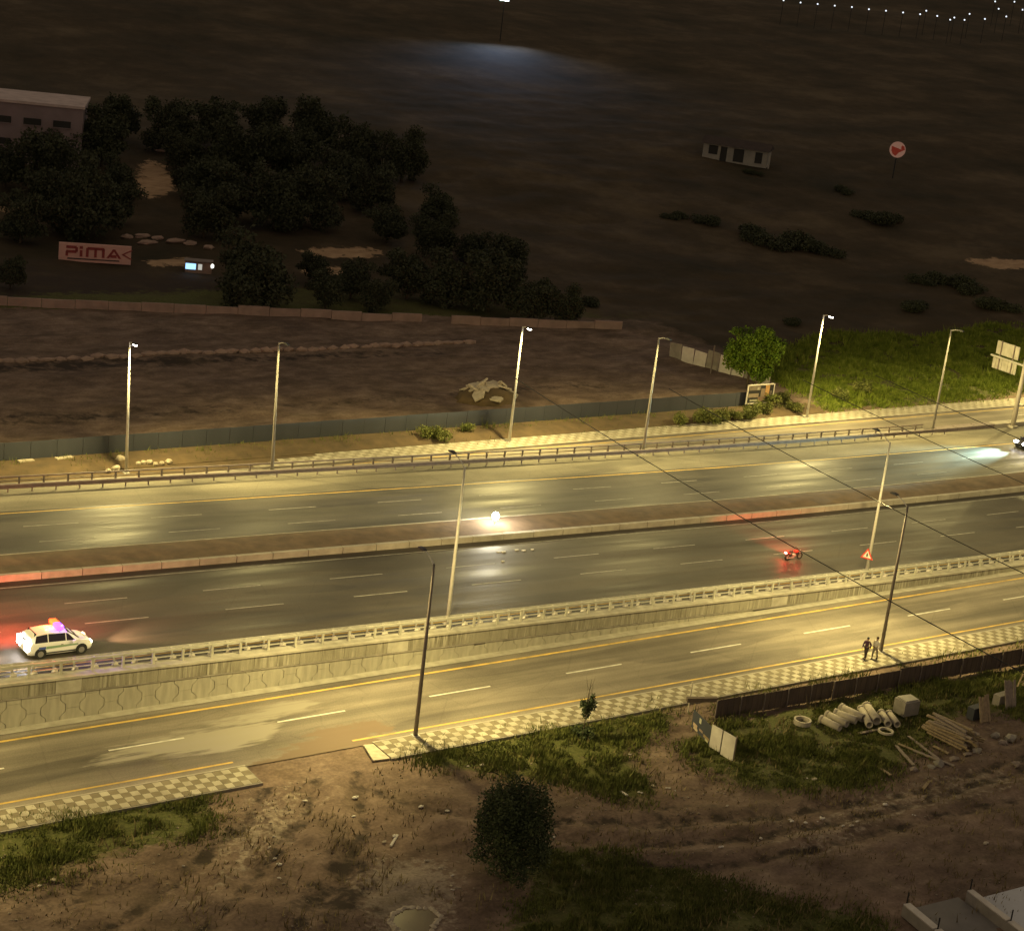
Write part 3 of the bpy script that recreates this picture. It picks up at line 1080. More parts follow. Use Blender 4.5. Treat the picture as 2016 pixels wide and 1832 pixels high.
# rubble heap in the lot
rb = thing('rubble_heap', 'heap of pale broken concrete slabs and earth on the dirt lot behind the hoarding', 'rubble heap', (110.8, 158.6, .4))
MB().blob((0, 0, .1), (3.4, 2.4, 1.5), 5, 3, .12).build('earth_core', M['bank'], rb, True)
rq = random.Random(5)
for k in range(26):
    a = rq.random() * 2 * PI; q = rq.random() ** .5
    x, y = math.cos(a) * q * 2.9, math.sin(a) * q * 1.9
    z = .25 + 1.45 * math.sqrt(max(0, 1 - q * q)) + rq.random() * .2
    s = .45 + rq.random() * .75
    m = MB().prism([(-s, -.5 * s), (.2 * s, -.6 * s), (s, -.1 * s), (.5 * s, .6 * s), (-.6 * s, .5 * s)], .2, 'z')
    R = Matrix.Rotation(a, 4, 'Z') @ Matrix.Rotation((rq.random() - .2) * .9, 4, 'Y') @ Matrix.Rotation((rq.random() - .5) * .8, 4, 'X')
    m.v = [tuple(R @ Vector(p) + Vector((x, y, z))) for p in m.v]
    m.build('concrete_slab', M['rock'], rb)

# white panel fence at the right end of the lot
wf = thing('panel_fence', 'row of tilted pale panels closing the dirt lot beside the green tree', 'fence', (146.5, 163, .45))
fa, fb = np.array([145.4, 170.5]), np.array([149.8, 156.8])
rq = random.Random(8)
for k in range(8):
    a = fa + (fb - fa) * k / 8; b = fa + (fb - fa) * (k + .93) / 8
    h = 1.9 + rq.random() * .5
    m = MB().bar((a[0] - 146.5, a[1] - 163, h / 2), (b[0] - 146.5, b[1] - 163, h / 2 + (rq.random() - .5) * .25), .06, h)
    m.build('panel', M['white_w'] if k % 3 else M['conc_d'], wf)
MB().box((-.4, .3, 1.7), (.12, .12, 3.6)).build('post', M['rail_d'], wf)
MB().box((.75, -1.4, 2.3), (1.1, .06, 1.9), 1.2).build('raised_panel', M['white_w'], wf)

# framed billboard at the hoarding's right end
bb = thing('billboard', 'small white framed billboard picture at the right end of the grey hoarding', 'billboard', (142.3, 150.3, .3))
BW, BH, BZ = 3.9, 2.15, .55
MB().box((0, 0, BZ + BH / 2), (BW, .06, BH)).build('board', M['black'], bb)
fr = MB()
for s in (-1, 1):
    fr.box((s * (BW / 2), -.02, BZ + BH / 2), (.12, .14, BH + .12)); fr.box((0, -.02, BZ + BH / 2 + s * BH / 2), (BW, .14, .12))
fr.build('frame', M['white_w'], bb)
art = [((-.9, .7), (1.7, .5), (.16, .13, .1)), ((1.0, .35), (.62, 1.25), (.42, .24, .1)), ((.35, .1), (.6, 1.0), (.2, .15, .11)), ((-1.0, -.15), (1.5, .45), (.24, .19, .14)),
       ((-.9, -.72), (1.1, .22), (.34, .33, .24)), ((.3, -.6), (1.2, .5), (.17, .11, .08)), ((-.4, .62), (.3, .26), (.36, .34, .28)), ((1.55, -.1), (.3, .8), (.12, .1, .09))]
for k, (c, s, col) in enumerate(art):
    MB().box((c[0], -.035 - .002 * k, BZ + BH / 2 + c[1]), (s[0], .012, s[1])).build('print', pm('billboard_print_%d' % k, col, None, 3, .6), bb)
for s in (-1, 1):
    MB().box((s * 1.5, .1, .4), (.12, .12, 1.0)).build('leg', M['rail_d'], bb)

# overhead direction sign seen from behind, at the right edge
gs = thing('gantry_sign', 'back of a two panel road sign on a thick mast at right edge', 'road sign', (170.2, 137.0, deck_z(170)))
gm = pm('thick_mast_paint', (.42, .38, .32), (.32, .28, .24), 1.5, .5)
MB().tube([(0, .2, 0), (0, .2, 4), (0, .2, 8.2)], [.30, .26, .22], 12).build('mast', gm, gs, True)
MB().box((0, .2, .12), (.9, .9, .24)).build('foot', M['conc'], gs)
MB().tube([(0, 5.3, 7.35), (0, -6, 7.35)], .13, 10).build('arm', M['rail_l'], gs)
up = MB().box((.22, 3.2, 8.42), (.06, 3.35, 1.55)).build('upper_panel', M['conc'], gs)
lo = MB().box((.22, 3.3, 6.55), (.06, 3.55, 1.3)).build('lower_panel', M['conc'], gs)
for s in (2.2, 4.1):
    MB().box((.1, s, 7.6), (.12, .1, 3.4)).build('bracket', M['rail_d'], gs)
for s in (1.9, 2.8, 3.7, 4.6):
    MB().box((.172, s, 6.55), (.03, .05, 1.28)).build('rib', M['conc_d'], lo)
MB().box((.22, -4, 8.0), (.06, 3.6, 2.4)).build('side_panel', M['conc'], gs)
# kerbed nose between the carriageway and the far service road
kn = thing('divider_kerb', 'dark kerb blocks between the far carriageway and far service road at the mast', 'kerb', (160, 138.1, .15))
for k in range(11):
    u0 = 158.3 + 3.1 * k
    seg_prism([(137.6, 0), (137.6, .42), (138.6, .42), (138.6, 0)], u0, u0 + 3.0, 1, lambda u: .13, M['rail_d'] if k < 3 else M['kerb'], 'kerb_block', kn)


# ------------------------------------------------------------------ foliage
def crown_mesh(name, blobs, n, size, mat, seed, flat=1.0):
    """leaf-sized faces through the volume of several blobs"""
    r = np.random.default_rng(seed)
    w = np.array([b[1][0] * b[1][1] * b[1][2] for b in blobs]); w = w / w.sum()
    which = r.choice(len(blobs), n, p=w)
    C = np.array([b[0] for b in blobs])[which]; Rr = np.array([b[1] for b in blobs])[which]
    d = r.normal(size=(n, 3)); d /= np.linalg.norm(d, axis=1)[:, None]
    rad = r.random(n) ** .42
    rad *= 1 + .16 * np.sin(d[:, 0] * 5 + which) * np.sin(d[:, 1] * 6 + which * 2) + .1 * r.normal(size=n) * (r.random(n) < .3)
    P = C + d * rad[:, None] * Rr
    a = r.normal(size=(n, 3)) + d * .4; a /= np.linalg.norm(a, axis=1)[:, None]
    t = r.normal(size=(n, 3)); t -= (t * a).sum(1)[:, None] * a; t /= np.linalg.norm(t, axis=1)[:, None]
    b = np.cross(a, t)
    s = size * (.55 + .9 * r.random(n))[:, None]
    V = np.stack([P - t * s, P + b * s * .55, P + t * s, P - b * s * .55], 1).reshape(-1, 3)
    F = np.arange(4 * n).reshape(n, 4)
    return tri_mesh(name, V, F, mat)


def tree_parts(root, blobs, n, size, mat, seed, h_trunk, r_trunk, limbs=5):
    rq = random.Random(seed)
    tr = MB()
    tr.tube([(0, 0, -.3), (.05 * h_trunk * (rq.random() - .5), .04, h_trunk * .5), (0, 0, h_trunk)], [r_trunk, r_trunk * .75, r_trunk * .5], 8)
    for k in range(limbs):
        b = blobs[rq.randrange(len(blobs))]
        z0 = h_trunk * (.55 + .4 * rq.random())
        e = Vector(b[0]) + Vector((rq.uniform(-.5, .5) * b[1][0], rq.uniform(-.5, .5) * b[1][1], rq.uniform(-.2, .5) * b[1][2]))
        mid = Vector((0, 0, z0)).lerp(e, .5) + Vector((0, 0, .15 * h_trunk))
        tr.tube([(0, 0, z0), mid, e], [r_trunk * .45, r_trunk * .28, r_trunk * .1], 6)
    t_ = tr.build('trunk', M['bark'], root, True)
    c = D.objects.new('crown', crown_mesh('crown', blobs, n, size, mat, seed))
    COL.objects.link(c); c.parent = root
    return root


# dense dark bush-like tree in the foreground
b0 = gp(1000, 1722, -.1)
tf = thing('evergreen_tree', 'dense dark rounded evergreen tree standing alone on the dirt in the foreground', 'tree', b0)
rq = random.Random(2)
bl = [((0, 0, 2.5), (2.1, 2.1, 2.3)), ((-.6, .1, 4.2), (1.7, 1.7, 1.7)), ((.7, .1, 4.3), (1.6, 1.55, 1.7)), ((0.1, .5, 5.5), (.8, .8, 1.1))]
for k in range(16):
    a = rq.random() * 2 * PI; z = 3.4 + rq.random() * 1.6
    q = .5 + rq.random() * 1.4
    bl.append(((math.cos(a) * q, math.sin(a) * q, z + 1.0), (.26, .26, .8 + rq.random() * .5)))
for k in range(20):
    a = rq.random() * 2 * PI; z = .8 + rq.random() * 4.0
    q = 1.9 * math.sqrt(max(.05, 1 - ((z - 2.4) / 3.6) ** 2))
    bl.append(((math.cos(a) * q, math.sin(a) * q, z), (.35 + .4 * rq.random(), .35 + .4 * rq.random(), .5 + .6 * rq.random())))
tree_parts(tf, bl, 21000, .085, M['leaf_bush'], 3, 2.2, .2)
tf.scale = (1.03, 1.03, .93)

# bright green street-lit tree by the billboard
b1 = gp(1470, 768, .4)
tb = thing('broadleaf_tree', 'bright green leafy tree lit by the far lamp, behind the billboard', 'tree', b1)
bl = [((.3, -.2, 4.6), (2.5, 2.5, 2.3)), ((-1.0, .8, 4.0), (2.0, 2.2, 2.0)), ((1.2, -1.2, 5.2), (1.9, 1.8, 1.7)), ((.9, -.6, 6.5), (1.5, 1.5, 1.2)), ((.2, -1.6, 2.8), (1.6, 1.4, 1.3)), ((2.2, -.4, 4.2), (1.3, 1.4, 1.2))]
rq = random.Random(4)
for k in range(16):
    a = rq.random() * 2 * PI; z = 2.8 + rq.random() * 4
    bl.append(((math.cos(a) * (2.0 + 1.2 * rq.random()) + .4, math.sin(a) * (2.0 + 1.2 * rq.random()) - .3, z), (.4 + .6 * rq.random(), .4 + .6 * rq.random(), .35 + .4 * rq.random())))
tree_parts(tb, bl, 16000, .17, M['leaf_bright'], 9, 3.0, .2)

# sapling tied beside the near pavement
b2 = gp(1147, 1448, 0)
sp = thing('sapling', 'thin sapling with a small clump of leaves at the edge of the near pavement', 'sapling', b2)
MB().tube([(0, 0, -.1), (.04, 0, 1.4), (.02, 0, 2.6), (.1, .0, 4.1)], [.045, .035, .025, .008], 6).build('trunk', M['bark'], sp)
tw = MB()
rq = random.Random(6)
for k in range(9):
    z = 2.2 + rq.random() * 1.5
    a = rq.random() * 2 * PI
    tw.tube([(.03, 0, z), (.03 + .22 * math.cos(a), .22 * math.sin(a), z + .5), (.03 + .3 * math.cos(a), .3 * math.sin(a), z + 1.0)], [.012, .009, .004], 4)
tw.build('twig', M['bark'], sp)
c = D.objects.new('crown', crown_mesh('crown', [((.35, 0, 2.2), (.4, .4, .5)), ((-.3, .0, 2.35), (.28, .28, .4)), ((.1, .1, 1.7), (.35, .35, .5)), ((.5, .1, 2.7), (.22, .22, .3))], 900, .08, M['leaf_bush'], 5))
COL.objects.link(c); c.parent = sp
c = D.objects.new('undergrowth', crown_mesh('undergrowth', [((0, 0, .2), (.8, .8, .6))], 700, .1, M['leaf_bush'], 15))
COL.objects.link(c); c.parent = sp

# unlit grove beyond the rear wall and up the hillside
protos = []
for k in range(5):
    rq = random.Random(40 + k)
    bl = [((0, 0, 3.6), (2.7, 2.7, 2.9))]
    for j in range(13):
        a = rq.random() * 2 * PI
        bl.append(((math.cos(a) * (1.8 + 1.4 * rq.random()), math.sin(a) * (1.8 + 1.4 * rq.random()), 1.2 + rq.random() * 5.6), (.8 + 1.3 * rq.random(), .8 + 1.3 * rq.random(), .7 + rq.random() * 1.1)))
    t_ = thing('dark_tree', 'dark leafy tree', 'tree')
    tree_parts(t_, bl, 7500, .21, M['leaf_dark'], 60 + k, 2.6, .26, 4)
    protos.append([t_, False])
GROVE = [(500, 604, 12.5, 'large round dark tree bulging in front of the others, right of the blue lit kiosk'), (95, 395, 12, 'tall dark tree covering the middle of the pinkish building'),
         (690, 590, 7, None), (740, 612, 6, None), (800, 590, 9, None), (880, 600, 10, None), (960, 612, 10, None), (1040, 632, 8.5, None), (1110, 640, 6, None), (640, 610, 6, None),
         (170, 470, 13, 'broad dark tree standing just above the pink lettered sign'), (110, 455, 10, None), (225, 440, 9, None), (400, 470, 10, None), (460, 440, 12, None), (540, 450, 12, None), (620, 450, 11, None),
         (390, 390, 10, None), (470, 360, 12, None), (560, 360, 12, None), (660, 390, 11, None), (730, 420, 9, None), (760, 480, 8, None), (850, 510, 8, None), (200, 330, 11, None), (230, 400, 8, None),
         (330, 300, 11, None), (420, 290, 12, None), (520, 280, 11, None), (620, 310, 12, None), (700, 340, 11, None), (40, 480, 8, None), (10, 370, 9, None), (790, 360, 10, None), (240, 280, 10, None),
         (930, 520, 7, None), (1000, 560, 8, None), (20, 570, 5, None), (470, 560, 7, None), (620, 560, 6, None), (860, 440, 8, None), (130, 330, 9, None), (580, 330, 10, None), (360, 340, 9, None)]
for i, (x, y, w, lab) in enumerate(GROVE):
    pr = protos[i % 5]
    if not pr[1]:
        o = pr[0]; pr[1] = True
    else:
        o = copy_tree(pr[0])
    p = hit(x, y)
    p[2] = float(ground_z(p[0], p[1]))
    s = w / 10.0
    o.location = tuple(p); o.scale = (s, s, s * (.9 + .25 * random.random())); o.rotation_euler = (0, 0, random.random() * 6.28)
    o['label'] = lab or 'dark leafy tree in the unlit grove on the left hillside'
    o['group'] = 'dark trees of the hillside grove'
BUSH_LAB = ['widest dark bush clump in the middle of the right hillside', 'dark bush left of the widest clump, below the white house', 'dark bush at the right end of the widest clump', 'large dark bush below the round red and white sign', 'smaller dark bush just left of the one below the round sign',
            'dark bush at the edge of the lit field, below the round sign', 'dark bush left of the bare tan patch at the right edge', 'dark bush at the far right between tan patch and lit field', 'dark bush right of the green tree, above the rightmost lamps', 'dark bush left below the white house',
            'leftmost dark bush below the white house', 'dark bush halfway between the white house and the round sign', 'small dark bush at the foot of the white house', 'small dark bush at the upper edge of the lit field by the lamp', 'dark bush at the right end of the rear boundary wall']
bproto = None
for i, (x, y, w) in enumerate(((1550, 492, 11), (1480, 470, 8), (1620, 500, 7), (1740, 442, 8), (1700, 430, 6), (1830, 560, 7), (1900, 570, 8), (1960, 610, 7), (1800, 610, 6), (1390, 440, 6), (1330, 430, 5), (1660, 380, 5), (1480, 345, 4), (1560, 640, 4), (1150, 600, 5))):
    if bproto is None:
        bproto = thing('hill_bush', 'dark bush', 'bush')
        rq = random.Random(77)
        bl = [((rq.uniform(-2.5, 2.5), rq.uniform(-2, 2), .8 + rq.random()), (1.8, 1.6, 1.1)) for _ in range(7)]
        c = D.objects.new('foliage', crown_mesh('foliage', bl, 4500, .17, M['leaf_dark'], 78)); COL.objects.link(c); c.parent = bproto
        o = bproto
    else:
        o = copy_tree(bproto)
    p = hit(x, y); p[2] = float(ground_z(p[0], p[1])) - .2
    s = w / 8
    o.location = tuple(p); o.scale = (s, s, s * .8); o.rotation_euler = (0, 0, i * 1.3)
    o['label'] = BUSH_LAB[i]
    o['group'] = 'dark bushes on the right hillside'
# shrubs along the far bank and field edge
SHRUB_LAB = ['dark shrub at the left end of the shrub row under the grey hoarding', 'second dark shrub of the row left of the billboard', 'third dark shrub of the row left of the billboard', 'dark shrub just left of the billboard foot', 'dark shrub right under the billboard', 'dark shrub under the right corner of the billboard', 'dark shrub standing alone left of the shrub row by the lamp',
             'lit shrub right of the billboard at the field corner', 'lit shrub behind the pavement, left of the lamp by the green tree', 'lit shrub on the bank left of the rubble heap, leftmost of three', 'lit shrub on the bank below the hoarding, second of three', 'small lit shrub on the bank just left of the rubble heap lamp',
             'lit shrub at the field edge right of the lamp by the green tree', 'lit shrub farthest right on the field edge', 'lit shrub at the pavement edge between billboard and lamp']
sproto = None
for i, (x, y, w, bright) in enumerate(((1382, 828, 1.6, 0), (1402, 830, 1.1, 0), (1425, 826, 1.3, 0), (1450, 822, 1.0, 0), (1475, 820, 1.5, 0), (1500, 812, 1.3, 0), (1340, 832, 1.2, 0), (1515, 800, 1.4, 1), (1540, 795, 1.2, 1), (845, 862, 1.3, 1), (872, 864, 1.2, 1), (918, 850, .9, 1), (1650, 790, 1.3, 1), (1700, 780, 1.5, 1), (1565, 808, 1.2, 1))):
    if sproto is None:
        sproto = thing('shrub', 'shrub', 'shrub')
        rq = random.Random(87)
        bl = [((rq.uniform(-.6, .6), rq.uniform(-.4, .4), .35 + .4 * rq.random()), (.5, .45, .45)) for _ in range(6)]
        c = D.objects.new('foliage', crown_mesh('foliage', bl, 1300, .075, M['blade'], 88)); COL.objects.link(c); c.parent = sproto
        o = sproto
    else:
        o = copy_tree(sproto)
    p = gp(x, y, .35); p[2] = max(.1, float(ground_z(p[0], p[1])))
    o.location = tuple(p); o.scale = (w, w, w); o.rotation_euler = (0, 0, i * 1.7)
    o['label'] = SHRUB_LAB[i]
    o['group'] = 'lit shrubs behind the far pavement' if bright else 'dark shrubs under the billboard'


def blades(name, polys, dens, h, mat, seed, wid=.028, clump=.55):
    r = np.random.default_rng(seed)
    VV = []
    for poly in polys:
        pa = np.array(poly); lo = pa.min(0); hi = pa.max(0)
        lo = lo - 1.6; hi = hi + 1.6
        n = int((hi - lo).prod() * dens)
        q = lo + (hi - lo) * r.random((n, 2))
        q = q[r.random(len(q)) < soft_poly(q[:, 0], q[:, 1], poly, 1.5) ** 1.5]
        k = vnoise(q[:, 0] / 1.6, q[:, 1] / 1.6, seed) * .6 + vnoise(q[:, 0] / .5, q[:, 1] / .5, seed + 1) * .4
        keep = k > clump * (.7 + .6 * r.random(len(q)))
        q, k = q[keep], k[keep]
        VV.append(np.concatenate([q, k[:, None]], 1))
    q = np.concatenate(VV)
    n = len(q)
    z = ground_z(q[:, 0], q[:, 1])
    a = r.random(n) * 2 * PI
    hh = h * (.2 + 1.5 * vnoise(q[:, 0] / 2.7, q[:, 1] / 2.7, seed + 5) ** 1.5 + .5 * q[:, 2]) * (.5 + .9 * r.random(n)) * np.where(r.random(n) < .03, 1.8, 1)
    w = wid * (1 + 1.2 * r.random(n))
    lean = hh * .7 * r.random(n); la = r.random(n) * 2 * PI
    b = np.stack([q[:, 0], q[:, 1], z - .03], 1)
    dx = np.stack([np.cos(a) * w, np.sin(a) * w, np.zeros(n)], 1)
    tip = b + np.stack([np.cos(la) * lean, np.sin(la) * lean, hh], 1)
    V = np.stack([b - dx, b + dx, tip], 1).reshape(-1, 3)
    o = D.objects.new(name, tri_mesh(name, V, np.arange(3 * n).reshape(n, 3), mat)); COL.objects.link(o)
    return tag(o, kind='stuff')


blades('rough_grass', GRASS_NEAR, 300, .26, M['blade'], 31, clump=.42)
blades('field_grass', [GRASS_FAR[0]], 110, .45, M['blade_lush'], 35, .04, clump=.40)
blades('bank_weeds', [GRASS_FAR[1], [(20, 147.3), (150, 147.3), (150, 150.5), (20, 150.5)]], 16, .35, M['blade'], 37, clump=.5)
blades('verge_weeds', [[(58.6, 89.6), (150, 89.6), (150, 88.0), (80, 87.6), (58.6, 88.5)]], 60, .3, M['blade'], 39, clump=.45)

r_ = np.random.default_rng(51)
gq = np.stack([r_.uniform(28, 130, 16000), r_.uniform(54, 89.3, 16000)], 1)
gk = vnoise(gq[:, 0] / 3, gq[:, 1] / 3, 61) * .6 + vnoise(gq[:, 0] / 9, gq[:, 1] / 9, 62) * .4
gq = gq[gk > .5 + .12 * r_.random(len(gq))]
gn = len(gq); gz = ground_z(gq[:, 0], gq[:, 1]); gs_ = .02 + .085 * r_.random(gn) ** 4
oct_ = np.array([(1, 0, 0), (0, 1, 0), (-1, 0, 0), (0, -1, 0), (0, 0, .7), (0, 0, -.5)])
gV = np.concatenate([gq, gz[:, None] + .01], 1)[:, None, :] + oct_[None] * gs_[:, None, None] * (.6 + .8 * r_.random((gn, 6, 1)))
gF = (np.arange(gn)[:, None, None] * 6 + np.array([(0, 1, 4), (1, 2, 4), (2, 3, 4), (3, 0, 4), (1, 0, 5), (2, 1, 5), (3, 2, 5), (0, 3, 5)])[None]).reshape(-1, 3)
o = D.objects.new('gravel', tri_mesh('gravel', gV.reshape(-1, 3), gF, M['rock_d'])); COL.objects.link(o)
tag(o, kind='stuff')
blades('dry_weeds', [[(30, 55), (125, 55), (125, 89), (30, 89)]], 9, .3, M['dry'], 43, .03, clump=.52)

# ------------------------------------------------------------------ near plot: fence, banner, pipes, timber
fe = thing('sheet_fence', 'long dark brown sheet metal fence below the near pavement on the right', 'fence', (98, 87.1, -.1))
fm = MB()
for k in range(8):
    fm.box((-.95 + .27 * k, .02 * (k % 2), .68), (.26, .03, 1.36))
fmesh = fm.mesh('sheet', M['fence'])
pmesh = MB().box((0, -.08, .7), (.08, .08, 1.42)).mesh('post', M['rail_d'])
f0, f1 = np.array([83.2, 87.25]), np.array([131, 85.6])
dirf = (f1 - f0) / np.linalg.norm(f1 - f0); rzf = math.atan2(dirf[1], dirf[0])
for k in range(22):
    c = f0 + dirf * (1.05 + 2.16 * k)
    share('sheet', fmesh, fe, (c[0] - 98, c[1] - 87.1, (rd.random() - .5) * .1 + (.12 if k > 7 else 0)), rzf + (rd.random() - .5) * .02)
    share('post', pmesh, fe, (c[0] - dirf[0] * 1.08 - 98, c[1] - dirf[1] * 1.08 - 87.1, 0), rzf)
MB().bar((-16.6, 1.25, 1.25), (-14.6, .4, 1.35), .35, .3).build('end_beam', M['fence'], fe)

bn = thing('banner_fence', 'slanting run of a grey printed banner and two white boards beside the dirt track', 'banner', (80, 84.5, -.1))
b_a, b_b, b_c, b_d = (80.4, 86.4), (79.75, 83.7), (79.85, 82.75), (79.95, 81.5)


def upright(a, b, z0, z1, th, mat, name, off=0.0):
    m = MB().bar((a[0] - 80, a[1] - 84.5, (z0 + z1) / 2), (b[0] - 80, b[1] - 84.5, (z0 + z1) / 2), th, z1 - z0)
    if off:
        m.v = [(x + off, y, z) for x, y, z in m.v]
    return m.build(name, mat, bn)


upright(b_a, b_b, .25, 1.55, .04, M['hoard'], 'banner')
upright(b_b, b_c, .15, 1.75, .06, M['white_w'], 'white_board')
upright((b_c[0] + .02, b_c[1] - .1), b_d, .05, 1.75, .06, M['white_w'], 'white_board')
for (s0, s1, z0, z1, col) in ((.08, .3, .5, .72, (.45, .33, .24)), (.12, .34, .3, .48, (.5, .4, .28)), (.42, .6, .55, .7, (.3, .22, .18)), (.36, .46, 1.05, 1.4, (.52, .52, .4)), (.66, .95, .42, .62, (.28, .2, .1)), (.76, .92, .28, .5, (.5, .48, .3))):
    a = (b_a[0] + (b_b[0] - b_a[0]) * s0, b_a[1] + (b_b[1] - b_a[1]) * s0); b = (b_a[0] + (b_b[0] - b_a[0]) * s1, b_a[1] + (b_b[1] - b_a[1]) * s1)
    upright(a, b, z0, z1, .012, pm('banner_print', col, None, 6, .7), 'print', -.035)
for p in (b_a, b_b, b_d):
    MB().box((p[0] - 80 + .06, p[1] - 84.5, .9), (.06, .06, 2.0)).build('stake', M['wood'], bn)
MB().tube([(1.9, 4.1, .1), (1.9, 4.1, 2.4)], .05, 6).build('tall_stake', M['pipe'], bn)


def pipe(px, py, px2, py2, rad, label, grp='concrete pipes lying in the near plot'):
    a = gp(px, py, rad); b = gp(px2, py2, rad)
    o = thing('concrete_pipe', label, 'pipe', (a[0], a[1], 0), 0, grp)
    d = b - a
    L = np.linalg.norm(d); d = d / L
    m = MB()
    nn = 14
    sx = np.array([-d[1], d[0], 0.]); uz = np.array([0, 0, 1.])
    rings = []
    for e, rr in ((0, rad), (L, rad), (L, rad * .75), (0, rad * .75)):
        base = len(m.v)
        for k in range(nn):
            t_ = 2 * PI * k / nn
            q = d * e + sx * math.cos(t_) * rr + uz * (math.sin(t_) * rr + rad - .02)
            m.v.append(tuple(q))
        rings.append(base)
    for i in range(4):
        a_, b_ = rings[i], rings[(i + 1) % 4]
        for k in range(nn):
            j = (k + 1) % nn
            m.f.append((a_ + k, a_ + j, b_ + j, b_ + k))
    m.build('barrel', M['pipe'], o, True)
    m = MB()
    c = d * .12
    ring = [tuple(c * s + np.array([0, 0, rad - .02])) for s in (-.4, 1.3)]
    m.tube(ring, rad * 1.14, nn)
    m.build('collar', M['pipe'], o, True)
    return o


pipe(1617, 1414, 1654, 1432, .26, 'pinkish concrete pipe lying lowest on the left of the pipe group')
pipe(1628, 1405, 1668, 1424, .27, 'second pinkish concrete pipe from the left of the pipe group')
pipe(1644, 1402, 1686, 1417, .30, 'third pinkish concrete pipe, lying against the longest one')
pipe(1656, 1392, 1700, 1413, .31, 'longest pinkish concrete pipe, topmost of the left pipe cluster')
pipe(1695, 1394, 1712, 1426, .26, 'greenish concrete pipe half hidden by weeds, left of the upright pair')
pipe(1706, 1389, 1727, 1418, .33, 'thickest pale green concrete pipe in the middle of the pipe group')
pipe(1735, 1402, 1749, 1424, .26, 'shorter pale green concrete pipe right of the thickest pipe')
pipe(1750, 1403, 1767, 1425, .25, 'rightmost pale green concrete pipe of the group')
for (x, y, rr, lab) in ((1579, 1424, .62, 'pale concrete ring lying in the grass left of the pipes'), (1743, 1443, .55, 'thin pale ring lying in the grass below the pipes')):
    o = MB().cyl((0, 0, .17), 'z', rr, .34 if rr > .6 else .14, 20, rr * .78).build('concrete_ring', M['pipe'], None, False, tuple(gp(x, y, .0)))
    tag(o, lab, 'ring')
o = thing('wrapped_bale', 'grey wrapped block standing in the grass right of the pipes', 'bale', gp(1782, 1402, 0))
MB().prism([(-.75, -.55), (.7, -.6), (.8, .5), (.5, .62), (-.7, .58)], 1.05, 'z', (0, 0, 0)).build('wrapping', M['conc_d'], o)
MB().prism([(-.6, -.45), (.6, -.5), (.66, .4), (-.55, .5)], .12, 'z', (0, 0, 1.05)).build('top_fold', M['conc'], o)
# timber pile
wp = thing('timber_pile', 'large pile of weathered planks stacked on the right of the near plot', 'timber pile', gp(1872, 1452, 0))
rq = random.Random(12)
for layer in range(7):
    for k in range(8 - layer):
        ln = 3.6 - .12 * layer + rq.random() * .5
        yy = (k - (7 - layer) / 2) * .30 + (rq.random() - .5) * .08
        m = MB().box((rq.uniform(-.25, .25), yy, .12 + layer * .17), (ln * rq.uniform(.7, 1.1), rq.uniform(.14, .26), .11), rq.uniform(-.22, .22), rq.uniform(-.07, .07))
        m.build('plank', M['wood'] if rq.random() > .35 else M['wood_p'], wp)
wp.rotation_euler = (0, 0, math.radians(-78))
lp = [(1690, 1438, 1755, 1425, M['wood_p']), (1770, 1455, 1830, 1480, M['wood']), (1765, 1462, 1800, 1500, M['wood_p']), (1790, 1440, 1850, 1485, M['wood_p']), (1820, 1540, 1848, 1505, M['wood']), (1722, 1500, 1755, 1520, M['wood']),
      (1800, 1470, 1880, 1500, M['wood_p']), (1840, 1460, 1870, 1475, M['wood'])]
PL = ['grey plank lying in the weeds left of the timber pile, below the pale ring', 'brown plank just left of the timber pile', 'greyish plank crossing the weeds below the brown plank', 'grey plank nearest the left side of the timber pile', 'thin pale plank lying alone on the dirt track edge', 'short plank lying alone in the grass, far left of the timber', 'long greyish plank lying right below the timber pile', 'short brown plank at the foot of the timber pile']
for i, (x, y, x2, y2, mt) in enumerate(lp):
    a = gp(x, y, .1); b = gp(x2, y2, .18)
    o = MB().bar((0, 0, .05), tuple(b - a + np.array([0, 0, .05])), .22, .07).build('loose_plank', mt, None, False, (a[0], a[1], float(ground_z(a[0], a[1])) + .04))
    tag(o, PL[i], 'plank', 'loose planks below the timber pile')
rq = random.Random(14)
for i, (x, y, h, lab) in enumerate(((1935, 1420, 1.6, 'bundle of light planks leaning by dark sheeting, right of the timber pile'), (1985, 1395, 1.9, 'frame of grey upright boards at the right edge of the near plot'))):
    o = thing('board_stack', lab, 'boards', gp(x, y, 0))
    for k in range(5):
        MB().bar((k * .22 - .5, -.3 + rq.random() * .1, .1), (k * .22 - .4 + rq.random() * .2, .5, h + rq.random() * .3), .18, .06).build('board', M['wood_p'] if i else M['wood'], o)
    MB().box((0, .75, .45), (1.4, .6, .9), .1).build('sheet_stack', M['hoard'] if not i else M['conc_d'], o)
o = thing('leaning_ladder', 'pale leaning timber frame cut off by the right edge near the fence', 'timber', gp(2008, 1350, 0))
for s in (-.3, .3):
    MB().bar((s, 0, 0), (s + 1.4, .4, 2.0), .12, .08).build('rail', M['wood'], o)
for k in range(5):
    MB().bar((-.3 + 1.4 * k / 5 + .15, .08 * k + .05, .3 + .4 * k), (.3 + 1.4 * k / 5 + .15, .08 * k + .05, .3 + .4 * k), .06, .06).build('rung', M['wood'], o)
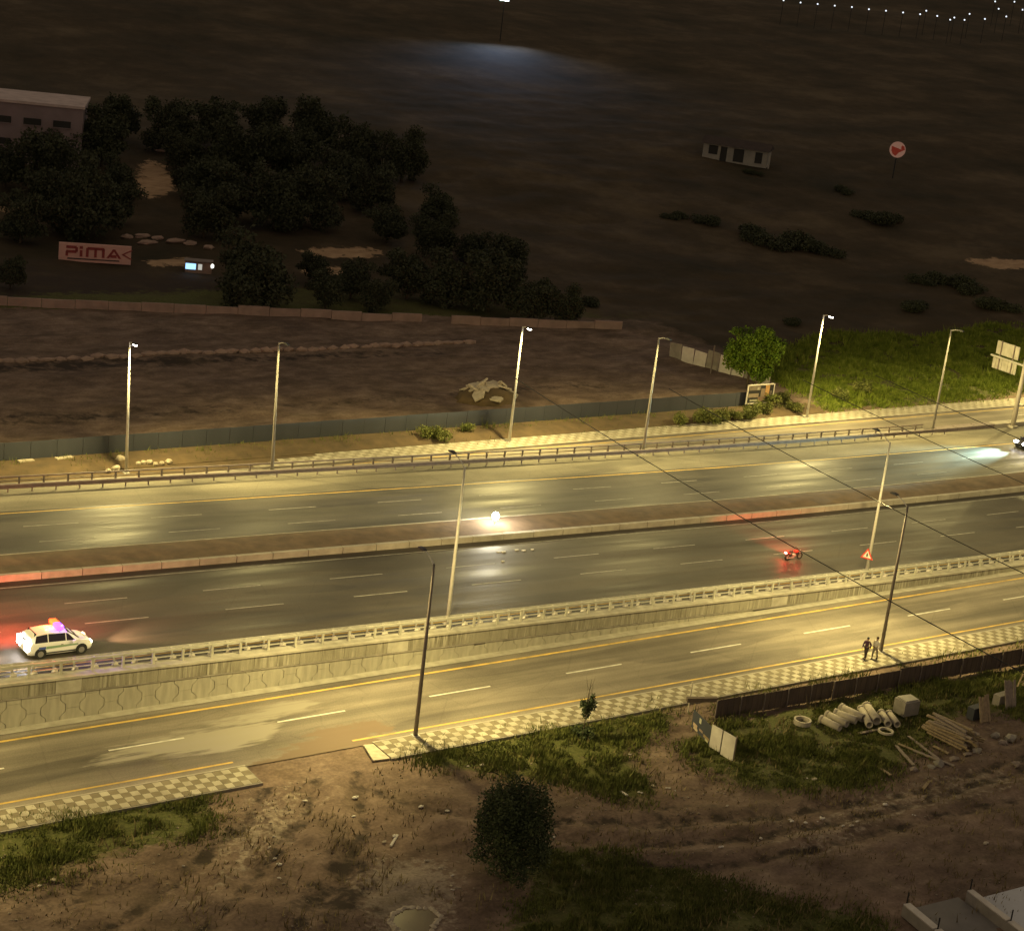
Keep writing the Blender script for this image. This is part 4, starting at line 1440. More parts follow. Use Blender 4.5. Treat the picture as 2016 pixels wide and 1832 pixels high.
# rough debris (stones, broken boards) in the plot
rq = random.Random(15)
for i, (x, y, s) in enumerate(((1850, 1500, .5), (1880, 1492, .35), (1835, 1505, .3), (1800, 1512, .32), (1990, 1452, .5), (1975, 1460, .35), (1960, 1445, .4), (1905, 1483, .3), (1925, 1476, .35), (2000, 1500, .35))):
    p = gp(x, y, 0)
    o = MB().blob((0, 0, s * .35), (s * 1.1, s * .8, s * .55), i + 50, 1, .34).build('debris_lump', M['wood_p'] if i % 2 else M['conc_d'], None, False, (p[0], p[1], float(ground_z(p[0], p[1]))))
    tag(o, ['biggest dull lump below the timber pile on the left', 'lump just right of the biggest lump below the timber pile', 'small lump left of the biggest one below the timber pile', 'leftmost small lump of debris below the loose planks', 'biggest dull lump on the dirt near the right edge', 'lump just left of the biggest lump near the right edge', 'debris lump right of the timber pile, nearest to it', 'small lump touching the lower end of the timber pile', 'lump at the lower right corner of the timber pile', 'lone lump on the dirt track at the right edge'][i], 'debris', 'debris lumps around the timber pile')

# small litter on the bare earth
LIT = [(1230, 1555), (1315, 1548), (1330, 1553), (1285, 1543), (1262, 1556), (778, 1640), (756, 1652), (757, 1690), (838, 1690), (868, 1708), (888, 1725), (890, 1745), (893, 1752), (362, 1700), (540, 1640), (545, 1685), (548, 1697), (548, 1725), (104, 1735), (80, 1742), (600, 1570), (530, 1660),
       (1608, 1608), (1590, 1612), (1620, 1605), (1660, 1620), (1675, 1624), (1690, 1618), (1560, 1608), (1605, 1530), (1740, 1530), (1710, 1528), (1590, 1525), (1745, 1580), (1940, 1655), (2003, 1492), (1800, 1600), (1430, 1582), (1240, 1482), (1010, 1498), (920, 1505), (950, 1500), (700, 1560), (880, 1590), (700, 1600), (1500, 1640), (1420, 1665), (830, 1580), (1070, 1510), (1090, 1640)]
rq = random.Random(16)
for i, (x, y) in enumerate(LIT):
    p = gp(x, y, 0)
    s = rq.uniform(.05, .15)
    m = MB()
    for k in range(2):
        m.blob((rq.uniform(-.1, .1), rq.uniform(-.1, .1), s * .5), (s * rq.uniform(.8, 1.6), s * rq.uniform(.6, 1.1), s * .55), i * 3 + k, 1, .3)
    o = m.build('litter', M['white_w'] if rq.random() > .3 else M['rock'], None, False, (p[0], p[1], float(ground_z(p[0], p[1])) + .02))
    tag(o, 'small pale scrap of litter lying on the bare earth in the foreground', 'litter', 'pale scraps of litter on the foreground earth')
for (x, y, x2, y2, lab) in ((770, 1658, 783, 1637, 'pale stick lying on the dirt left of the foreground tree'), (1222, 1552, 1236, 1561, 'white stick lying right of the foreground tree')):
    a = gp(x, y, 0); b = gp(x2, y2, 0)
    tag(MB().bar((0, 0, .06), tuple(b - a + np.array([0, 0, .08])), .14, .08).build('stick', M['white_w'], None, False, (a[0], a[1], float(ground_z(a[0], a[1])) + .05)), lab, 'stick')

# shallow pit of ochre water with pale rim
pc = gp(818, 1815, 0)
pdl = thing('puddle', 'irregular ochre mud puddle with a pale crusted rim in the foreground dirt', 'puddle', (pc[0], pc[1], float(ground_z(pc[0], pc[1])) + .06))
ring = [(775, 1790), (800, 1778), (850, 1780), (868, 1795), (850, 1822), (842, 1846), (815, 1855), (800, 1838), (780, 1822), (768, 1805)]
rp = [gp(x, y, 0) - pc for x, y in ring]
m = MB(); m.v = [(q[0] * .93, q[1] * .93, .02) for q in rp]; m.f = [tuple(range(len(rp)))]
m.build('water', pm('muddy_water', (.13, .088, .035), (.1, .068, .028), 1.2, .35), pdl)
m = MB()
for k in range(len(rp) * 4):
    i = k // 4; f = (k % 4) / 4
    q = rp[i] * (1 - f) + rp[(i + 1) % len(rp)] * f
    m.blob((q[0], q[1], 0), (.22, .2, .1 + .08 * rd.random()), k, 1, .35)
m.build('rim', M['rock'], pdl)

# ------------------------------------------------------------------ walled ramp at the lower right corner
rmp = thing('ramp_walls', 'two low white topped ramp walls at the lower right corner', 'wall', (78, 60, 0))
sl = MB().prism([(76.6, 62.6), (81.0, 62.4), (80.0, 50), (75.2, 50)], .05, 'z', (-78, -60, .02)).build('ramp_floor', pm('ramp_concrete', (.2, .185, .17), (.15, .14, .13), .8, .9), rmp)
tag(MB().prism([(81.6, 61.75), (95, 61.3), (95, 48), (80.6, 48)], .1, 'z', (0, 0, .02)).build('yard_slab', pm('blue_lit_concrete', (.52, .53, .57), (.43, .44, .47), .5, .85)), kind='structure')  # bluish light of an unseen lamp is put into the slab colour
for (a, b, w, h, nm) in (((76.45, 62.3), (75.3, 54.0), .42, .72, 'left'), ((81.25, 61.9), (80.0, 51.5), .36, .72, 'right')):
    wl = MB().bar((a[0] - 78, a[1] - 60, h / 2), (b[0] - 78, b[1] - 60, h / 2), w, h).build('wall', M['conc_d'], rmp)
    n = 3
    for k in range(n):
        p = np.array(a) + (np.array(b) - np.array(a)) * (k / n + .005); q = np.array(a) + (np.array(b) - np.array(a)) * ((k + .97) / n)
        MB().bar((p[0] - 78, p[1] - 60, h + .035), (q[0] - 78, q[1] - 60, h + .035), w + .06, .07).build('coping', M['white_w'], wl)
        MB().box((p[0] - 78 + .05, p[1] - 60 + .04, h + .3), (.06, .06, .9)).build('post', M['black'], wl)


# ------------------------------------------------------------------ vehicles
def car(root, paint, L=4.35, W=1.76, H=1.56, hatch=True):
    # stations from rear (-) to front (+): x, half width, sill z, belt z, top z, top half width
    st = [(-.5, .74, .42, .86, .90, .66), (-.485, .82, .30, .92, .98, .70), (-.44, .86, .24, .97, 1.30, .64), (-.36, .88, .22, .98, 1.50, .60), (-.20, .88, .22, .98, 1.56, .60), (.0, .88, .22, .97, 1.55, .60),
          (.10, .88, .22, .96, 1.50, .60), (.20, .87, .22, .95, 1.26, .62), (.29, .86, .22, .95, .99, .66), (.40, .84, .24, .86, .90, .64), (.465, .78, .27, .74, .79, .58), (.5, .62, .36, .62, .66, .46)]
    st = [(x * L, hw * W / 1.76, s, b * H / 1.56, t_ * H / 1.56, tw * W / 1.76) for x, hw, s, b, t_, tw in st]
    m = MB()
    ns = 9

    def sec(s):
        x, hw, sl, b, tp, tw = s
        half = [(hw * .90, sl), (hw, sl + .18), (hw, b - .16), (hw * .975, b), ((tw + (hw - tw) * .12), tp - .05)]
        right = half; left = [(-y, z) for y, z in half[::-1]]
        return [(x, y, z) for y, z in right] + [(x, 0, tp + .02)][:0] + [(x, tw * .6, tp)] + [(x, -tw * .6, tp)] + [(x, y, z) for y, z in left]
    secs = [sec(s) for s in st]
    k = len(secs[0])
    for s in secs:
        m.v += s
    for i in range(len(secs) - 1):
        for j in range(k):
            jj = (j + 1) % k
            m.f.append((i * k + j, i * k + jj, (i + 1) * k + jj, (i + 1) * k + j))
    m.f.append(tuple(range(k))); m.f.append(tuple(range((len(secs) - 1) * k, len(secs) * k))[::-1])
    m.build('body', paint, root)

    def at(x, f, side):
        """point on the glass side between belt (f=0) and roof (f=1)"""
        for a, b in zip(st, st[1:]):
            if a[0] <= x <= b[0]:
                q = (x - a[0]) / (b[0] - a[0])
                v = [a[i] + (b[i] - a[i]) * q for i in range(6)]
                y0, z0 = v[1] * .975, v[3]; y1, z1 = v[5] + (v[1] - v[5]) * .12, v[4] - .05
                return (x, side * (y0 + (y1 - y0) * f + .012), z0 + (z1 - z0) * f)
    for side in (-1, 1):
        for xa, xb, xc, xd in ((-.395, -.205, -.205, -.37), (-.19, .065, .065, -.19), (.08, .215, .115, .08)):
            p = [at(xa * L, .06, side), at(xb * L, .06, side), at(xc * L, .9 if xb < .1 else .86, side), at(xd * L, .9, side)]
            q = [(x, y - side * .02, z) for x, y, z in p]
            mm = MB(); mm.v = p + q
            mm.f = [(0, 1, 2, 3), (7, 6, 5, 4)] + [(i, (i + 1) % 4, 4 + (i + 1) % 4, 4 + i) for i in range(4)]
            mm.build('side_window', M['glass'], root)
        mm = MB().prism([(-.36 * L, .40), (.33 * L, .40), (.33 * L, .33), (-.36 * L, .33)], .02, 'y', (0, side * (W / 2 + .004) - .01, 0))
        mm.build('sill_trim', M['black'], root)
        MB().box((.19 * L, side * (W / 2 + .08), 1.0), (.16, .2, .14)).build('door_mirror', paint, root)
    s7, s8 = st[6], st[8]

    def pane(sa, sb, name, e=.012):
        ya, yb = sa[5] * .98, sb[5] * .98
        p = [(sa[0], -ya, sa[4] - .01), (sa[0], ya, sa[4] - .01), (sb[0], yb, sb[4] + .0), (sb[0], -yb, sb[4] + .0)]
        nx = 1 if sb[0] > 0 else -1
        p = [(x + nx * e, y, z + e * 1.6) for x, y, z in p]
        q = [(x - nx * .02, y, z - .03) for x, y, z in p]
        mm = MB(); mm.v = p + q
        mm.f = [(0, 1, 2, 3), (7, 6, 5, 4)] + [(i, (i + 1) % 4, 4 + (i + 1) % 4, 4 + i) for i in range(4)]
        mm.build(name, M['glass'], root)
    pane(st[6], st[8], 'windscreen')
    pane(st[3], st[1], 'rear_window')
    wm = MB().cyl((0, 0, 0), 'y', .32, .21, 20).mesh('wheel', M['tyre'])
    rm = MB().cyl((0, 0, 0), 'y', .2, .225, 14).mesh('rim', M['rim'])
    am = MB().cyl((0, 0, 0), 'y', .395, .02, 20).mesh('wheel_arch', M['black'])
    for x in (-.305 * L, .315 * L):
        for side in (-1, 1):
            w = share('wheel', wm, root, (x, side * (W / 2 - .085), .32))
            share('rim', rm, w)
            share('wheel_arch', am, root, (x, side * (W / 2 - .002), .35))
    return st


# police car with its lights on, left on the near carriageway
pu, pv = 42.75, 106.15
slope = math.atan(-.028)
pc_ = thing('police_car', 'white police car with lit red and blue roof lights behind the near railing', 'police car', (pu, pv, deck_z(pu)))
pc_.rotation_euler = (0, -slope, math.radians(1.5))
st = car(pc_, M['carwhite'], 4.45, 1.80, 1.66)
RED_E, BLU_E = emit('red_beacon', (1, .04, .005), 8, (.5, .02, .02)), emit('blue_beacon', (.16, .03, 1), 7, (.02, .02, .5))
WHT_E, ORG_E = emit('white_lamp', (1, .93, .9), 45), emit('orange_white_lamp', (1, .78, .45), 7)
lb = MB().box((-.05, 0, 1.73), (.30, 1.25, .05)).build('light_bar', M['black'], pc_)
MB().box((-.05, .36, 1.87), (.42, .68, .24)).build('red_beacon', RED_E, lb)
MB().box((-.05, -.36, 1.87), (.42, .68, .24)).build('blue_beacon', BLU_E, lb)
for s in (-1, 1):
    MB().box((-2.17, s * .62, .86), (.24, .46, .56)).build('rear_lamp', WHT_E, pc_)
    MB().box((2.06, s * .58, .72), (.22, .34, .16)).build('headlight', ORG_E, pc_)
    MB().prism([(-1.0, .62), (1.15, .70), (1.15, .80), (-1.0, .80)], .012, 'y', (0, s * .903 - .006, 0)).build('door_stripe', M['green'], pc_)
    MB().prism([(-1.5, .62), (-1.02, .62), (-1.02, .80), (-1.5, .80)], .012, 'y', (0, s * .903 - .006, 0)).build('door_stripe', M['blue'], pc_)
    MB().box((.05, s * .905, .84), (.16, .03, .03)).build('door_handle', M['black'], pc_)
MB().box((2.24, 0, .46), (.04, 1.1, .16)).build('grille', M['black'], pc_)
MB().box((-2.23, 0, .62), (.02, .5, .12)).build('number_plate', M['white_w'], pc_)


def point(name, root, loc, col, power, size=.1):
    l = D.lights.new(name, 'POINT'); l.energy = power; l.color = col; l.shadow_soft_size = size
    o = D.objects.new(name, l); COL.objects.link(o); o.parent = root; o.location = loc
    return o


def beam(name, root, loc, dirv, col, power, ang=60, blend=.6, size=.08):
    l = D.lights.new(name, 'SPOT'); l.energy = power; l.color = col; l.spot_size = math.radians(ang); l.spot_blend = blend; l.shadow_soft_size = size
    o = D.objects.new(name, l); COL.objects.link(o); o.parent = root; o.location = loc
    o.rotation_euler = Vector(dirv).to_track_quat('-Z', 'Y').to_euler()
    return o


point('roof_glow', pc_, (-.55, .35, 2.05), (1, .05, .01), 420)
point('roof_glow', pc_, (.15, -.45, 2.0), (.35, .05, 1), 70)
beam('beacon_light', pc_, (-.3, .7, 2.0), (-.75, 1, .10), (1, .10, .06), 9000, 140, 1)
beam('beacon_light', pc_, (.2, .7, 2.0), (.9, 1, .06), (1, .12, .10), 3500, 130, 1)
beam('beacon_light', pc_, (.3, -.7, 2.0), (.7, -1, -.02), (.3, .08, 1), 500, 120, 1)
beam('rear_light', pc_, (-2.4, .0, 1.0), (-1, 0, .05), (1, .75, .6), 900, 110, 1, .3)
beam('head_light', pc_, (2.3, .4, .75), (1, .12, .04), (1, .55, .28), 9000, 56, 1)

# oncoming car at the right edge, far carriageway
ou, ov = 165.6, 130.3
oc = thing('oncoming_car', 'dark car with bright white headlights entering at the right edge on the far carriageway', 'car', (ou, ov, deck_z(ou)), PI)
car(oc, M['cardark'], 4.5, 1.8, 1.5)
for s in (-1, 1):
    MB().box((2.08, s * .6, .72), (.26, .42, .2)).build('headlight', WHT_E, oc)
    MB().box((-2.17, s * .64, .8), (.1, .3, .22)).build('tail_light', M['red'], oc)
for s in (-.6, .6):
    beam('head_light', oc, (2.45, s, .75), (1, 0, .07), (.66, 1, .85), 42000, 46, 1)

# added bike, in place of the smeared red tail lights of a car
mu, mv = 109.6, 108.5
mc = thing('motorcycle_standin', 'small bike added in place of red car tail lights on the near carriageway', 'motorcycle_standin', (mu, mv, deck_z(mu)))
wm = MB().cyl((0, 0, 0), 'y', .31, .12, 18, .2).mesh('wheel', M['tyre'])
hm_ = MB().cyl((0, 0, 0), 'y', .2, .05, 12).mesh('rim', M['rim'])
for x in (-.68, .70):
    w = share('wheel', wm, mc, (x, 0, .31)); share('rim', hm_, w)
MB().tube([(-.68, 0, .31), (-.25, 0, .45), (.25, 0, .5), (.5, 0, .75)], [.05, .09, .09, .06], 8).build('frame', M['black'], mc)
MB().blob((-.02, 0, .42), (.26, .17, .2), 1, 2, .1).build('engine', M['rim'], mc)
MB().blob((.2, 0, .78), (.32, .16, .16), 2, 2, .03).build('fuel_tank', M['red'], mc, True)
MB().prism([(-.75, .78), (-.7, .72), (-.05, .7), (-.02, .78), (-.3, .80)], .26, 'y', (0, -.13, 0)).build('seat', M['black'], mc)
MB().prism([(-.98, .74), (-.55, .6), (-.45, .7), (-.8, .82)], .2, 'y', (0, -.1, 0)).build('rear_fairing', M['red'], mc)
for s in (-.08, .08):
    MB().tube([(.70, s, .31), (.5, s, .9)], .03, 6).build('fork', M['rim'], mc)
MB().tube([(.42, -.36, 1.0), (.5, -.1, .93), (.5, .1, .93), (.42, .36, 1.0)], .02, 6).build('handlebar', M['black'], mc)
MB().cyl((.62, 0, .8), 'x', .09, .12, 12).build('headlight', M['lens_off'], mc)
MB().box((-.97, 0, .72), (.08, .22, .12)).build('tail_light', emit('red_tail_lamp', (1, .10, .06), 40, (.5, .02, .02)), mc)
MB().tube([(-.9, -.14, .3), (-.1, -.16, .26)], .05, 8).build('exhaust', M['rim'], mc)
point('tail_glow', mc, (-1.05, 0, .8), (1, .05, .03), 60, .06)
point('tail_glow', mc, (-.2, -.75, .9), (1, .06, .04), 60, .06)
beam('road_glow', mc, (.1, .5, 1.7), (.6, 1, -.42), (1, .09, .05), 3600, 84, 1)  # added red spot with no lamp behind it, reddens the lane

# added median lamp, in place of a smeared vehicle light
lu, lv = 87.0, 121.2
ml = thing('standin_lamp', 'bright white lamp added on the soil median in place of a smeared vehicle light', 'lamp', (lu, lv, deck_z(lu) + .28))
MB().tube([(0, 0, 0), (0, 0, .55)], .06, 8).build('post', M['rail_d'], ml)
MB().blob((0, 0, .78), (.3, .3, .36), 1, 3, 0).build('globe', emit('white_globe', (1, .95, .72), 40), ml, True)
point('globe_light', ml, (.4, .9, 1.7), (1, .93, .78), 1100, .1)
point('globe_light', ml, (-.2, -.75, 1.0), (1, .93, .6), 260, .1)
rq = random.Random(20)
for i, (x, y, s) in enumerate(((991, 1087, .2), (981, 1087, .13), (1017, 1083, .18), (1031, 1084, .18), (1048, 1082, .15), (990, 1105, .15))):  # scraps added where only lights of a smeared vehicle show
    d = ray(x, y); z = 1.6
    for _ in range(8):
        t_ = (z - CAMH) / d[2]; p = CP + d * t_; z = deck_z(p[0])
    m = MB().prism([(-s, -.6 * s), (s * .8, -.5 * s), (s * 1.2, .3 * s), (0, .7 * s), (-s * 1.1, .4 * s)], s * .35, 'z')
    tag(m.build('debris', M['white_w'], None, False, (p[0], p[1], z + .008)), 'white scrap added in place of a smeared vehicle light on the dark carriageway', 'debris', 'white scraps added in place of smeared vehicle lights')


# ------------------------------------------------------------------ people
def skin_body(name, joints, bones, mat, parent, sub=1):
    me = D.meshes.new(name)
    names = list(joints)
    me.from_pydata([joints[k][0] for k in names], [(names.index(a), names.index(b)) for a, b in bones], [])
    o = D.objects.new(name, me); COL.objects.link(o)
    o.parent = parent
    md = o.modifiers.new('skin', 'SKIN')
    for i, k in enumerate(names):
        r = joints[k][1]
        me.skin_vertices[0].data[i].radius = r if isinstance(r, tuple) else (r, r)
        me.skin_vertices[0].data[i].use_root = (i == 0)
    s = o.modifiers.new('sub', 'SUBSURF'); s.levels = sub; s.render_levels = sub
    me.materials.append(mat)
    return o


def person(loc, rz, label, top, trousers, skin, hair, stride, h=1.72):
    r = thing('person', label, 'person', loc, rz)
    k = h / 1.75
    J = {}

    def j(n, p, rad):
        J[n] = (tuple(c * k for c in p), tuple(c * k for c in rad) if isinstance(rad, tuple) else rad * k)
    # facing +x, legs in stride
    j('pelvis', (0, 0, .95), (.12, .16)); j('belly', (.01, 0, 1.1), (.11, .14)); j('chest', (0, 0, 1.3), (.13, .18)); j('neck0', (0, 0, 1.46), .07); j('neck', (.015, 0, 1.53), .055)
    j('head', (.03, 0, 1.64), .095); j('crown', (.025, 0, 1.70), .085)
    for s, n in ((1, 'l'), (-1, 'r')):
        a = stride * s
        j(n + 'hip', (0, .1 * s, .9), .095); j(n + 'knee', (.16 * a + .05, .1 * s, .50), .065); j(n + 'ank', (.26 * a - (.08 if a < 0 else 0), .1 * s, .09), .042); j(n + 'toe', (.26 * a + .15 - (.08 if a < 0 else 0), .11 * s, .035), .035)
        j(n + 'sh', (0, .2 * s, 1.41), .065); j(n + 'el', (-.1 * a - .02, .27 * s, 1.14), .047); j(n + 'wr', (-.16 * a + .08, .26 * s, .92), .033); j(n + 'hand', (-.17 * a + .11, .26 * s, .84), (.035, .022))
    B = [('pelvis', 'belly'), ('belly', 'chest'), ('chest', 'neck0'), ('neck0', 'neck'), ('neck', 'head'), ('head', 'crown')]
    for n in 'lr':
        B += [('pelvis', n + 'hip'), (n + 'hip', n + 'knee'), (n + 'knee', n + 'ank'), (n + 'ank', n + 'toe'), ('chest', n + 'sh'), (n + 'sh', n + 'el'), (n + 'el', n + 'wr'), (n + 'wr', n + 'hand')]
    skin_body('body', J, B, skin, r)
    T = {n: (J[n][0], (J[n][1] if isinstance(J[n][1], tuple) else (J[n][1],) * 2)) for n in ('chest', 'belly', 'pelvis', 'lsh', 'rsh', 'lel', 'rel', 'lwr', 'rwr', 'neck0')}
    T = {n: (p, tuple(c + .018 for c in q)) for n, (p, q) in T.items()}
    skin_body('shirt', T, [('chest', 'belly'), ('belly', 'pelvis'), ('chest', 'neck0'), ('chest', 'lsh'), ('chest', 'rsh'), ('lsh', 'lel'), ('rsh', 'rel'), ('lel', 'lwr'), ('rel', 'rwr')], top, r)
    Q = {n: (J[n][0], tuple(c + .016 for c in (J[n][1] if isinstance(J[n][1], tuple) else (J[n][1],) * 2))) for n in ('pelvis', 'lhip', 'rhip', 'lknee', 'rknee', 'lank', 'rank')}
    skin_body('trousers', Q, [('pelvis', 'lhip'), ('pelvis', 'rhip'), ('lhip', 'lknee'), ('rhip', 'rknee'), ('lknee', 'lank'), ('rknee', 'rank')], trousers, r)
    hm = MB().blob((.005 * k, 0, 1.715 * k), (.115 * k, .10 * k, .09 * k), 1, 2, .04)
    hm.build('hair', hair, r, True)
    fc = MB()
    fc.box((.128 * k, 0, 1.63 * k), (.03, .022, .04))
    fc.build('nose', skin, r)
    for s in (-1, 1):
        MB().box((.115 * k, s * .035, 1.66 * k), (.02, .022, .012)).build('eye', M['black'], r)
        MB().box((.03 * k, s * .098 * k, 1.64 * k), (.035, .02, .06)).build('ear', skin, r)
        a = stride * s
        p = J[('l' if s > 0 else 'r') + 'ank'][0]
        MB().blob((p[0] + .07, p[1], .045), (.15, .055, .05), 3, 2, .03).build('shoe', M['black'], r, True)
        hp = J[('l' if s > 0 else 'r') + 'hand'][0]
        for f in range(4):
            MB().tube([(hp[0] - .03 + .02 * f, hp[1], hp[2] - .01), (hp[0] - .03 + .022 * f, hp[1] - s * .01, hp[2] - .05), (hp[0] - .035 + .022 * f, hp[1] - s * .03, hp[2] - .085 - .008 * (1.5 - abs(f - 1.5)))], [.009, .0085, .007], 5).build('finger', skin, r)
        MB().tube([(hp[0] + .03, hp[1], hp[2] + .02), (hp[0] + .055, hp[1] - s * .02, hp[2] - .03)], [.010, .008], 5).build('thumb', skin, r)
    return r


skin_m = pm('skin', (.45, .28, .19), (.4, .25, .17), 5, .6)
person((101.55, 91.25, .135), math.radians(205), 'person in dark purple top and dark trousers walking beside the near lamp post', pm('purple_cloth', (.075, .028, .06), None, 8, .9), pm('dark_trouser_cloth', (.045, .03, .028), None, 8, .9), skin_m, M['black'], .9, 1.72)
person((102.25, 90.95, .135), math.radians(195), 'person in white shirt and grey trousers walking beside the near lamp post', pm('white_cloth', (.7, .66, .6), None, 8, .9), pm('grey_trouser_cloth', (.22, .19, .15), None, 8, .9), skin_m, pm('brown_hair', (.05, .03, .015), None, 8, .8), -.7, 1.78)

# ------------------------------------------------------------------ far signs, kiosk and buildings
p = hit(186, 520); p[2] = float(ground_z(p[0], p[1]))
ax = np.cross(np.array([0, 0, 1.]), -np.array([p[0], p[1], 0]) / np.hypot(p[0], p[1]))
facing = math.atan2(-p[0], p[1]) if False else math.atan2(p[1], p[0]) - PI / 2
s_ = scale_at(p)
SW, SH = 139 / s_, 36 / s_
lab = thing('lettered_sign', 'long pale pink board with red block letters and a dark underline on the unlit slope', 'sign', tuple(p), facing + math.radians(3))
MB().box((0, 0, SH / 2), (SW, .5, SH)).build('board', pm('pink_white_board', (.62, .36, .31), (.52, .3, .26), .6, .8), lab)
U_ = SH
ltr = pm('dull_red_letters', (.26, .035, .035), (.2, .03, .03), 2, .7)


def strokes(x0, segs, w=.15):
    m = MB()
    for (xa, za, xb, zb) in segs:
        m.bar((x0 + xa * U_ * .55, -.27, U_ * (.3 + za * .5)), (x0 + xb * U_ * .55, -.27, U_ * (.3 + zb * .5)), .06, w * U_) if abs(za - zb) < 1e-6 else \
            m.prism([(x0 + (xa - .13) * U_ * .55, U_ * (.3 + za * .5)), (x0 + (xa + .13) * U_ * .55, U_ * (.3 + za * .5)), (x0 + (xb + .13) * U_ * .55, U_ * (.3 + zb * .5)), (x0 + (xb - .13) * U_ * .55, U_ * (.3 + zb * .5))], .06, 'y', (0, -.30, 0))
    return m.build('letter', ltr, lab)


x0 = -SW / 2 + .1 * SW
W1 = U_ * .55
strokes(x0, [(0, 1, 1, 1), (1, 1, 1, .5), (0, .5, 1, .5), (.08, .5, .08, 0)])                     # p
strokes(x0 + 1.35 * W1, [(.1, .72, .1, 0), (-.06, 1, .26, 1)])                                     # i
strokes(x0 + 1.95 * W1, [(.1, 1, .1, 0), (.1, .95, 1.7, .95), (.9, 1, .9, 0), (1.65, 1, 1.65, 0)])  # m
strokes(x0 + 4.0 * W1, [(.05, 0, .65, 1), (.6, 1, 1.25, 0), (.3, .22, .9, .22)])                   # a
strokes(x0 + 5.4 * W1, [(.1, .5, .95, 1), (.1, .5, .95, 0)])                                       # k
MB().box((-.02 * SW, -.27, U_ * .17), (SW * .72, .06, U_ * .06)).build('underline', M['black'], lab)

p = hit(390, 538); p[2] = float(ground_z(p[0], p[1]))
ks = thing('kiosk', 'small kiosk with a glowing blue white window right of the lettered sign', 'kiosk', tuple(p), math.atan2(p[1], p[0]) - PI / 2)
MB().box((0, .6, .75), (3.4, 1.4, 1.5)).build('body', M['wallpale'], ks)
MB().box((0, .6, 1.55), (3.7, 1.8, .1)).build('roof', M['rail_d'], ks)
MB().box((-1.0, -.11, .85), (1.3, .04, .75)).build('window', emit('blue_window', (.25, .55, 1), 1.4), ks)
MB().box((.2, -.11, .85), (.5, .04, .75)).build('window', emit('pale_window', (.9, .95, .85), .3), ks)
MB().blob((1.75, -.1, 1.1), (.22, .14, .3), 1, 2, .05).build('lamp', emit('kiosk_lamp', (1, 1, .9), 1.6), ks)

# little white house on the hill
p = hit(1444, 322); p[2] = float(ground_z(p[0], p[1]))
s_ = scale_at(p)
HW = 128 / s_
hs = thing('white_house', 'small long white house with dark openings alone on the hillside', 'house', tuple(p), math.atan2(p[1], p[0]) - PI / 2 - math.radians(8))
hc = pm('house_white', (.3, .28, .25), (.22, .21, .19), .6, .9)
MB().box((0, 2.5, 1.45), (HW, 5, 3.1)).build('wall', hc, hs)
m = MB()
for (a, b) in (((-HW / 2 - .4, -.5, 3.0), (HW / 2 + .4, -.5, 3.0)),):
    m.v = [(-HW / 2 - .4, -.6, 2.95), (HW / 2 + .4, -.6, 2.95), (HW / 2 + .4, 2.5, 4.1), (-HW / 2 - .4, 2.5, 4.1), (-HW / 2 - .4, 5.6, 2.95), (HW / 2 + .4, 5.6, 2.95)]
    m.f = [(0, 1, 2, 3), (3, 2, 5, 4), (0, 3, 4), (1, 5, 2), (0, 4, 5, 1)]
m.build('roof', pm('dull_red_roof', (.045, .03, .026), (.03, .02, .018), 1, .9), hs)
for (x, z, w, h, nm) in ((-.34, 1.9, .14, 1.6, 'window'), (-.175, 1.35, .10, 2.7, 'door'), (.06, 1.5, .16, 2.4, 'door'), (.37, 1.6, .11, 2.0, 'window')):
    MB().box((x * HW, -.03, z), (w * HW, .1, h)).build(nm, M['black'], hs)
MB().box((HW / 2 + .5, -.3, 1.4), (.3, .3, 2.8)).build('porch_post', hc, hs)

# round red and white sign far up the dark slope
p = hit(1757, 352); p[2] = float(ground_z(p[0], p[1]))
s_ = scale_at(p)
rr = 15.5 / s_
zc = 57 / s_
rs = thing('round_sign', 'round backlit sign in red and white standing on the dark right hillside', 'sign', tuple(p), math.atan2(p[1], p[0]) - PI / 2)
MB().tube([(0, .15, 0), (0, .15, zc)], .12, 8).build('post', M['black'], rs)
MB().cyl((0, 0, zc), 'y', rr, .16, 32).build('disc', emit('pale_backlit_face', (1, .5, .36), .09, (.3, .2, .17)), rs)
RE = emit('red_backlit_face', (1, .10, .05), .05, (.2, .02, .015))
MB().prism([(-.78 * rr, .38 * rr), (.28 * rr, .12 * rr), (.72 * rr, -.02 * rr), (.2 * rr, -.35 * rr), (-.12 * rr, -.8 * rr), (-.5 * rr, -.62 * rr), (-.74 * rr, -.2 * rr)], .03, 'y', (0, -.112, zc)).build('emblem', RE, rs)
MB().prism([(.42 * rr, .62 * rr), (.78 * rr, .50 * rr), (.92 * rr, .08 * rr), (.72 * rr, -.02 * rr), (.42 * rr, .1 * rr)], .03, 'y', (0, -.112, zc)).build('emblem', RE, rs)

